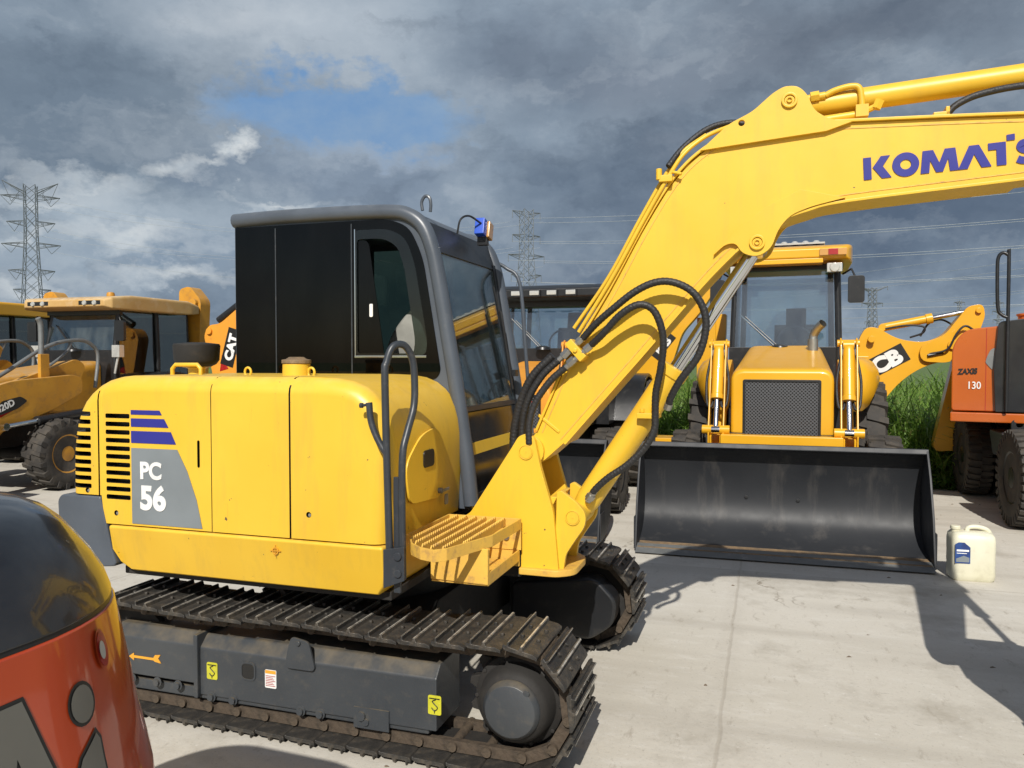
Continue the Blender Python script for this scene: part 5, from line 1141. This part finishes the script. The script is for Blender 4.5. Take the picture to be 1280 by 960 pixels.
# ==================================================================== GROUND
def sheet(name, pts, z, mat, rz=0, loc=(0, 0)):
    me = bpy.data.meshes.new(name); me.from_pydata([(x, y, z) for x, y in pts], [], [tuple(range(len(pts)))]); me.materials.append(M[mat])
    o = bpy.data.objects.new(name, me); COL.objects.link(o); o.rotation_euler.z = rz; o.location = (loc[0], loc[1], 0); o['kind'] = 'structure'; return o
sheet('ground', [(-900, -300), (900, -300), (900, 1600), (-900, 1600)], -.012, 'soil')
YA = R(-18); YO = (1.87, 6.3)          # yard grid through the visible joint
edge = 4.65
sheet('concrete_yard', [(-30, -22), (30, -22), (30, edge), (7.2, edge), (6.0, edge - .25), (4.6, edge + .35), (3.4, edge + .2), (2, edge + .35), (0, edge + 1.2), (-30, edge + 4)], 0, 'concrete', YA, YO)
YF = Vector((math.cos(YA), math.sin(YA))); YL = Vector((-math.sin(YA), math.cos(YA)))
def yard(a, c): return Vector(YO) + YF * a + YL * c
# pebbles/debris
def mesh_from(name, V, Fq, mat):
    me = bpy.data.meshes.new(name); nV, nF, k = len(V), len(Fq), Fq.shape[1]
    me.vertices.add(nV); me.vertices.foreach_set('co', V.astype(np.float32).ravel())
    me.loops.add(nF * k); me.loops.foreach_set('vertex_index', Fq.astype(np.int32).ravel())
    me.polygons.add(nF); me.polygons.foreach_set('loop_start', np.arange(nF, dtype=np.int32) * k)
    me.update(calc_edges=True); me.materials.append(M[mat])
    o = bpy.data.objects.new(name, me); COL.objects.link(o); return o
M['debris'] = surf('dry_debris', (.17, .13, .09), .9, vs=30)
n = 260; V = []; F = []
for i in range(n):
    a = rng.uniform(-9, 4); c = rng.uniform(-5, 3.8) if rng.random() < .5 else rng.uniform(2.6, 3.9)
    p = yard(a, c); s_ = rng.uniform(.004, .014); k = len(V)
    for dx, dy, dz in ((-1, -.6, 0), (1, -.5, 0), (.8, .7, 0), (-.7, .8, 0), (0, 0, .7)):
        V.append((p.x + dx * s_ * rng.uniform(.6, 1.8), p.y + dy * s_, .001 + dz * s_))
    F += [(k, k + 1, k + 4), (k + 1, k + 2, k + 4), (k + 2, k + 3, k + 4), (k + 3, k, k + 4)]
o = mesh_from('gravel_debris', np.array(V), np.array(F), 'debris'); o['kind'] = 'stuff'; o['label'] = 'small pebbles and dry scraps scattered on the concrete'; o['category'] = 'debris'

# ==================================================================== GRASS
def blades(name, n, arange, crange, hr_, wr, mat, droop, seg=5, zbase=0):
    a = rng.uniform(*arange, n); c0 = rng.uniform(0, 1, n) ** 1.3; c = crange[0] + (crange[1] - crange[0]) * c0
    # follow the wavy edge of the slab
    eg = np.interp(a, [-30, 0, 2, 3.4, 4.6, 6, 7.2, 30], [4, 1.2, .35, .2, .35, -.25, 0, 0]) + edge; c = c + eg
    X = YO[0] + YF.x * a + YL.x * c; Y = YO[1] + YF.y * a + YL.y * c
    clump = .82 + .18 * np.sin(a * 2.1 + c * 1.3) * np.sin(c * 2.7 - a * .9 + 1)
    ramp_ = np.clip((c - eg - crange[0] + .35) / .9, .5, 1)
    h = rng.uniform(*hr_, n) * clump * ramp_; w = rng.uniform(*wr, n); th = rng.uniform(0, 2 * np.pi, n); dr = rng.uniform(*droop, n)
    V = np.zeros((n, (seg + 1) * 2, 3)); tw = rng.uniform(-.6, .6, n)
    for k in range(seg + 1):
        t = k / seg
        out = dr * h * t ** 1.9; z = h * (t - .55 * dr * t ** 3.0)
        ww = w * (1 - t ** 2.2) * (.6 + .4 * min(1, t * 4)) + .0008
        cx = X + np.cos(th) * out; cy = Y + np.sin(th) * out
        px, py = -np.sin(th + tw * t), np.cos(th + tw * t)
        V[:, 2 * k] = np.stack([cx - px * ww / 2, cy - py * ww / 2, z + zbase], 1); V[:, 2 * k + 1] = np.stack([cx + px * ww / 2, cy + py * ww / 2, z + zbase + ww * .15], 1)
    base = np.arange(n)[:, None] * (seg + 1) * 2
    F = np.concatenate([base + np.array([[2 * k, 2 * k + 1, 2 * k + 3, 2 * k + 2]]) for k in range(seg)], 0)
    o = mesh_from(name, V.reshape(-1, 3), F, mat); o['kind'] = 'stuff'; return o
g1 = blades('tall_grass', 19000, (-14, 9), (.15, 3.4), (1.15, 2.15), (.018, .045), 'grass', (.25, .95)); g1['label'] = 'tall arching green grass behind the parked machines'; g1['category'] = 'grass'
g3 = blades('far_grass', 9000, (-24, 16), (3.2, 16), (1.5, 2.3), (.04, .07), 'grass', (.3, .8), 3); g3['label'] = 'far edge of the tall grass field'; g3['category'] = 'grass'
# broad leaved weeds
n = 15000; a = rng.uniform(-13, 8.5, n); c0 = rng.uniform(0, 1, n) ** 1.6 * 1.7
eg = np.interp(a, [-30, 0, 2, 3.4, 4.6, 6, 7.2, 30], [4, 1.2, .35, .2, .35, -.25, 0, 0]) + edge; c = c0 - .12 + eg
X = YO[0] + YF.x * a + YL.x * c; Y = YO[1] + YF.y * a + YL.y * c
Z = rng.uniform(.02, 1, n) * np.clip(.12 + c0 * .75, .1, .95) * (.75 + .25 * np.sin(a * 3 + 1))
s_ = rng.uniform(.02, .05, n); th = rng.uniform(0, 2 * np.pi, n); ti = rng.uniform(-.5, .7, n)
L = np.stack([np.cos(th) * np.cos(ti), np.sin(th) * np.cos(ti), np.sin(ti)], 1); S = np.stack([-np.sin(th), np.cos(th), rng.uniform(-.3, .3, n)], 1)
Cn = np.stack([X, Y, Z], 1); V = np.stack([Cn - L * s_[:, None] * 1.1, Cn + S * s_[:, None] * .75, Cn + L * s_[:, None] * 1.3 - np.array([0, 0, .012]), Cn - S * s_[:, None] * .75], 1)
o = mesh_from('leafy_weeds', V.reshape(-1, 3), np.arange(n)[:, None] * 4 + np.array([[0, 1, 2, 3]]), 'weed'); o['kind'] = 'stuff'; o['label'] = 'low broad-leaved weeds along the edge of the concrete'; o['category'] = 'weeds'

# ==================================================================== PYLONS AND LINES
def lattice(b, A, B, r): b.tube([A, B], r, 4, cap=False)
def pylon(loc, Hh, wb, wt, arms, label, rz, r=.12, vee=False, group='power line pylons on the horizon'):
    b = MB(); nlev = max(8, int(Hh / 3.2))
    def hw_(z): return wb + (wt - wb) * min(1, (z / (Hh * .72))) 
    zs = [Hh * (1 - (1 - i / nlev) ** 1.15) for i in range(nlev + 1)]
    for sx_, sy_ in ((1, 1), (1, -1), (-1, -1), (-1, 1)):
        for z0_, z1_ in zip(zs, zs[1:]): lattice(b, (sx_ * hw_(z0_), sy_ * hw_(z0_), z0_), (sx_ * hw_(z1_), sy_ * hw_(z1_), z1_), r)
    for z0_, z1_ in zip(zs, zs[1:]):
        a_, c_ = hw_(z0_), hw_(z1_)
        for q in ((((-a_, -a_), (c_, -c_)), ((a_, -a_), (-c_, -c_))), (((-a_, a_), (c_, c_)), ((a_, a_), (-c_, c_))), (((a_, -a_), (c_, c_)), ((a_, a_), (c_, -c_))), (((-a_, -a_), (-c_, c_)), ((-a_, a_), (-c_, -c_)))):
            for (p0, p1) in q: lattice(b, (*p0, z0_), (*p1, z1_), r * .6)
    t = thing('power_pylon', label, 'pylon', loc, rz, group)
    b.build('pylon_mast', 'gal', t, bev=0)
    for z, ln, dz in arms:
        for s_ in (-1, 1):
            b = MB(); tip = (s_ * ln, 0, z + dz); w = hw_(z)
            for yy in (-w, w):
                lattice(b, (s_ * w, yy, z), tip, r * .9); lattice(b, (s_ * w, yy, z - Hh * .025 + dz * .2), tip, r * .7)
                for k in (.3, .6): lattice(b, (s_ * (w + (ln - w) * k), yy * (1 - k), z + dz * k), (s_ * (w + (ln - w) * k), yy * (1 - k), z - Hh * .025 * (1 - k) + dz * k), r * .5)
            b.build('cross_arm', 'gal', t, bev=0)
            b = MB()
            if vee: lattice(b, tip, (s_ * ln * .68, 0, z - 2.6), r * .6); lattice(b, (s_ * ln * .40, 0, z), (s_ * ln * .68, 0, z - 2.6), r * .6)
            else: b.tube([(tip[0], 0, tip[2]), (tip[0], 0, tip[2] - 2.2)], r * .8, 5)
            b.build('insulator', 'gal', t, bev=0)
    return t
pylon((-122, 200, 0), 46, 2.7, 1.3, [(44.2, 6.2, 2.6), (43.4, 6.6, -.3), (36.8, 5.4, -.2), (31.4, 6.6, -.4), (24.6, 5.2, -.2), (19.6, 4.2, 0)], 'tall lattice pylon at the far left above the ochre loaders', R(20), .10, True)
pylon((4.2, 230, 0), 45.5, 3.6, 1.5, [(44.5, 4.6, .4), (38.0, 4.6, .0), (32.4, 6.0, -.2), (26.6, 5.0, 0), (20.2, 5.6, 0)], 'lattice pylon rising between the excavator cab and its boom', R(28), .12)
pylon((204, 445, 0), 42.5, 3.2, 1.6, [(41, 9.5, 2.5), (34, 6.5, 0)], 'pylon with Y shaped head just right of the loader cab mirror', R(10), .26)
pylon((291, 470, 0), 38, 1.2, .5, [(36, 3.5, 0), (31, 4.2, 0), (26, 3.6, 0), (20, 4.0, 0)], 'slim pylon standing above the elbow of the yellow backhoe boom', R(10), .2)
pylon((296, 520, 0), 41, 2.0, .8, [(40, 4, 0), (34, 5, 0), (28, 4, 0)], 'small far pylon second from the right above the backhoe boom', R(10), .2)
pylon((273, 600, 0), 32, 1.6, .7, [(31, 4, 0), (26, 5, 0), (21, 4, 0)], 'smallest far pylon beside the Y headed one', R(10), .22)
def wire(A, B, sag, label, r=.045, group='power lines across the sky'):
    A = Vector(A); B = Vector(B); P = [A.lerp(B, k / 30) - Vector((0, 0, 4 * sag * (k / 30) * (1 - k / 30))) for k in range(31)]
    b = MB(); b.tube(P, r, 4, cap=False); o = b.build('power_line', 'wire', None, bev=0); tag(o, label, 'power line', group); return o
lr = 'thin pale power line crossing the dark sky to the right of the boom'
for k, (z, off) in enumerate(((45, 0), (44, 4), (38, -4.5), (38, 4.5), (32.5, -6), (32.5, 6), (26.5, -5), (26.5, 5), (20.5, -5.5))):
    wire((4.2 + off * .9, 230 + off * .5, z - 2), (260 + off * .6, 60 - off, z + 6), 9, lr)
for k, (z, off) in enumerate(((42, -9), (42, 9), (34, -6), (34, 6), (30, 0), (27, 3), (50, -4), (55, 6), (60, 0), (23, 5))):
    wire((150 + off, 640, z), (330 + off, 235, z + 4 + k), 9, lr, .075)
ll = 'thin power line running from the far left pylon behind the excavator cab'
for z, off in ((44, -6), (44, 6), (36.5, -5), (36.5, 5), (31, 6)):
    wire((-122 + off, 200, z - 2), (4.2 + off * .8, 230, z - 2), 6, ll, .03)

# ==================================================================== SKY
SUN = Vector((.19, 1.17, -1.0)).normalized()         # direction the light travels
elev = math.asin(-SUN.z); az = math.atan2(-SUN.x, -SUN.y)       # clockwise from +y
world = bpy.data.worlds.new('World'); scene.world = world; world.use_nodes = True
nt = world.node_tree; nt.nodes.clear(); out = nt.nodes.new('ShaderNodeOutputWorld')
sky = N(nt, 'TexSky', sky_type='NISHITA'); sky.sun_disc = False; sky.sun_elevation = elev; sky.sun_rotation = az % (2 * math.pi); sky.air_density = 1.0; sky.dust_density = 1.2
tc = N(nt, 'TexCoord'); D = tc.outputs['Generated']
PIT = math.atan(30 / 980)
def pdir(px, py):
    u = (px - 640) / 980; v = -(py - 480) / 980
    return Vector((u, math.cos(PIT) + v * math.sin(PIT), -math.sin(PIT) + v * math.cos(PIT))).normalized()
def nz(scale, detail=8, rough=.6, sc=(1, 1, 1.8), off=(0, 0, 0), dist=0):
    mp = N(nt, 'Mapping'); mp.inputs['Scale'].default_value = sc; mp.inputs['Location'].default_value = off; nt.links.new(D, mp.inputs[0])
    n_ = N(nt, 'TexNoise'); n_.inputs['Scale'].default_value = scale; n_.inputs['Detail'].default_value = detail; n_.inputs['Roughness'].default_value = rough; n_.inputs['Distortion'].default_value = dist
    nt.links.new(mp.outputs[0], n_.inputs['Vector']); return n_.outputs[0]
def mth(op, a, b=None, c=None, clamp=False):
    m = N(nt, 'Math', operation=op, use_clamp=clamp)
    for i, v in enumerate((a, b, c)):
        if v is None: continue
        if isinstance(v, (int, float)): m.inputs[i].default_value = v
        else: nt.links.new(v, m.inputs[i])
    return m.outputs[0]
billow = nz(9, 12, .62, (1, 1, 1.5), (2, 1, 0)); fine = nz(24, 10, .65, (1, 1, 1.4), (0, 3, 1)); broad = nz(2.6, 8, .55, (1, 1, 2.2), (.3, .9, .4))
def warp(scale, amt, off):
    mp = N(nt, 'Mapping'); mp.inputs['Location'].default_value = off; mp.inputs['Scale'].default_value = (1, 1, 1.6); nt.links.new(D, mp.inputs[0])
    n_ = N(nt, 'TexNoise'); n_.inputs['Scale'].default_value = scale; n_.inputs['Detail'].default_value = 10; n_.inputs['Roughness'].default_value = .62
    nt.links.new(mp.outputs[0], n_.inputs['Vector'])
    s = N(nt, 'VectorMath', operation='SUBTRACT'); nt.links.new(n_.outputs['Color'], s.inputs[0]); s.inputs[1].default_value = (.5, .5, .5)
    q = N(nt, 'VectorMath', operation='SCALE'); nt.links.new(s.outputs[0], q.inputs[0]); q.inputs['Scale'].default_value = amt; return q.outputs[0]
def vadd(a, b_):
    q = N(nt, 'VectorMath', operation='ADD'); nt.links.new(a, q.inputs[0]); nt.links.new(b_, q.inputs[1]); return q.outputs[0]
DW = vadd(D, warp(4, .30, (3, 1, 2))); DF = vadd(D, warp(13, .13, (1, 5, 0)))
def blob(px, py, rx, ry, soft=.5, wob=.5, src=None):
    c = pdir(px, py); rgt = Vector((c.y, -c.x, 0)).normalized(); up = rgt.cross(c).normalized()
    s = N(nt, 'VectorMath', operation='SUBTRACT'); nt.links.new(DF if src else DW, s.inputs[0]); s.inputs[1].default_value = c
    def dot(v):
        q = N(nt, 'VectorMath', operation='DOT_PRODUCT'); nt.links.new(s.outputs[0], q.inputs[0]); q.inputs[1].default_value = v; return q.outputs['Value']
    k = 980.
    e = mth('ADD', mth('POWER', mth('ABSOLUTE', mth('MULTIPLY', dot(rgt), k / rx)), 2.), mth('POWER', mth('ABSOLUTE', mth('MULTIPLY', dot(up), k / ry)), 2.))
    e = mth('SQRT', mth('ADD', e, mth('POWER', mth('MULTIPLY', dot(c), 1.2), 2.)))
    e = mth('ADD', e, mth('MULTIPLY', mth('SUBTRACT', src or billow, .5), wob * 4))
    return ramp(nt, e, 1 - soft, 1 + soft * .6, (1, 1, 1), (0, 0, 0))
def S(r, g, b_):
    f = lambda v: (v / 255 / 12.92) if v < 10.3 else ((v / 255 + .055) / 1.055) ** 2.4
    return (f(r), f(g), f(b_))
def lay(c, m, k, col): return mix(nt, mth('MULTIPLY', m, k), c, col)
c = mix(nt, ramp(nt, broad, .30, .70), S(112, 130, 150), S(152, 167, 182))
c = mix(nt, mth('MULTIPLY', ramp(nt, billow, .40, .75), .30), c, S(172, 184, 196))
c = lay(c, blob(90, 130, 330, 170, .7, .15), .75, S(106, 122, 139))
c = lay(c, blob(370, 35, 180, 95, 1., .2), .85, S(188, 198, 208))
c = lay(c, blob(300, 20, 60, 40, 1., .2), .5, S(196, 203, 210))
c = lay(c, blob(660, 40, 150, 80, .9, .2), .65, S(108, 120, 137))
c = lay(c, blob(590, 110, 120, 50, 1., .2), .5, S(152, 165, 180))
c = lay(c, blob(1050, 50, 420, 130, .9, .15), .8, S(96, 106, 121))
c = lay(c, blob(850, 80, 160, 70, 1., .25), .5, S(142, 153, 168))
c = lay(c, blob(1040, 260, 480, 120, .8, .12), .85, S(80, 96, 117))
c = lay(c, blob(880, 200, 80, 26, 1., .25), .65, S(140, 150, 163))
c = lay(c, blob(760, 360, 210, 40, 1., .2), .65, S(146, 156, 168))
c = lay(c, blob(1130, 410, 300, 30, 1., .15), .6, S(112, 126, 142))
c = lay(c, blob(130, 285, 280, 75, 1., .3), .85, S(176, 190, 202))
c = lay(c, blob(200, 335, 190, 34, 1., .3), .6, S(114, 136, 160))
c = lay(c, blob(450, 215, 220, 44, .7, .2), .75, S(122, 138, 158))
c = lay(c, blob(420, 186, 170, 22, .9, .25), .5, S(150, 165, 182))
c = lay(c, blob(50, 350, 140, 28, 1., .3), .6, S(182, 192, 200))
def relief(scale, off, rough, zo):
    o_ = []
    for k in (0, 1):
        mp = N(nt, 'Mapping'); mp.inputs['Scale'].default_value = (1, 1, 1.5); mp.inputs['Location'].default_value = (off[0] - .004 * k, off[1], off[2] + zo * k)
        nt.links.new(DF, mp.inputs[0]); n_ = N(nt, 'TexNoise'); n_.inputs['Scale'].default_value = scale; n_.inputs['Detail'].default_value = 9; n_.inputs['Roughness'].default_value = rough
        nt.links.new(mp.outputs[0], n_.inputs['Vector']); o_.append(n_.outputs[0])
    return mth('SUBTRACT', o_[0], o_[1])
rl = mth('ADD', relief(3.2, (2, 3, 1), .5, .055), mth('MULTIPLY', relief(9, (5, 1, 2), .5, .018), .45))
c = mix(nt, mth('MULTIPLY', ramp(nt, rl, .02, .22), .42), c, S(196, 205, 213))
c = mix(nt, mth('MULTIPLY', ramp(nt, mth('MULTIPLY', rl, -1.), .02, .20), .50), c, S(72, 87, 106))
c = lay(c, blob(1060, 250, 420, 120, .8, .12), .35, S(82, 98, 120))
hole_ = blob(436, 148, 160, 54, .32, .10, fine)
hcol = mix(nt, ramp(nt, billow, .35, .7), S(112, 150, 194), S(140, 166, 194))
c = mix(nt, hole_, c, hcol)
c = lay(c, blob(470, 196, 130, 20, .7, .25, fine), .6, S(158, 172, 188))
for q in ((292, 193, 24, 18, .8, .28, .85), (215, 216, 52, 20, 1., .35, .75), (268, 210, 30, 10, .9, .35, .6), (150, 296, 120, 22, 1., .35, .7), (225, 343, 100, 18, 1., .35, .7), (45, 362, 80, 18, 1., .35, .75), (110, 235, 90, 14, 1., .3, .5), (340, 250, 60, 9, .8, .3, .6), (60, 250, 120, 13, .9, .35, .5), (20, 300, 60, 12, .9, .3, .5), (330, 300, 60, 9, .9, .3, .35)):
    c = lay(c, blob(*q[:4], q[4], q[5], fine), q[6], mix(nt, ramp(nt, fine, .4, .65), S(196, 205, 212), S(230, 233, 232)))
# cloud deck covers the part of the sky ahead; behind the camera the sky is open and sunlit
sx = N(nt, 'SeparateXYZ'); nt.links.new(D, sx.inputs[0])
zdir = sx.outputs[2]
nish = N(nt, 'Background'); nt.links.new(sky.outputs[0], nish.inputs[0]); nish.inputs[1].default_value = .075
deck = N(nt, 'Background'); nt.links.new(c, deck.inputs[0]); deck.inputs[1].default_value = 1.0
ah = ramp(nt, mth('ADD', mth('ADD', sx.outputs[1], mth('MULTIPLY', zdir, -.35)), mth('MULTIPLY', mth('SUBTRACT', billow, .5), .8)), .05, .38)
wh = N(nt, 'Background'); wh.inputs[0].default_value = (.92, .94, 1, 1); wh.inputs[1].default_value = .42
m1 = N(nt, 'MixShader'); nt.links.new(mth('MULTIPLY', ramp(nt, broad, .47, .62), .8), m1.inputs[0]); nt.links.new(nish.outputs[0], m1.inputs[1]); nt.links.new(wh.outputs[0], m1.inputs[2])
m2 = N(nt, 'MixShader'); nt.links.new(ah, m2.inputs[0]); nt.links.new(m1.outputs[0], m2.inputs[1]); nt.links.new(deck.outputs[0], m2.inputs[2])
nt.links.new(m2.outputs[0], out.inputs[0])

sun = bpy.data.lights.new('Sun', 'SUN'); sun.energy = 5.0; sun.angle = R(.53); sun.color = (1, .955, .88)
so = bpy.data.objects.new('Sun', sun); COL.objects.link(so); so.rotation_euler = SUN.to_track_quat('-Z', 'Y').to_euler(); so.location = (0, 0, 20)

# ==================================================================== CAMERA
cam = bpy.data.cameras.new('Camera'); cam.sensor_width = 36; cam.lens = 36 * 980 / 1280; cam.clip_start = .05; cam.clip_end = 5000
co = bpy.data.objects.new('Camera', cam); COL.objects.link(co); co.location = (0, 0, 1.7); co.rotation_euler = (math.pi / 2 - PIT, 0, 0); scene.camera = co
vs = scene.view_settings; vs.view_transform = 'Standard'; vs.look = 'None'; vs.gamma = 1; vs.exposure = 0; vs.use_curve_mapping = False
scene.cycles.max_bounces = 8; scene.cycles.transparent_max_bounces = 16; scene.cycles.use_denoising = True; scene.cycles.caustics_reflective = False; scene.cycles.caustics_refractive = False
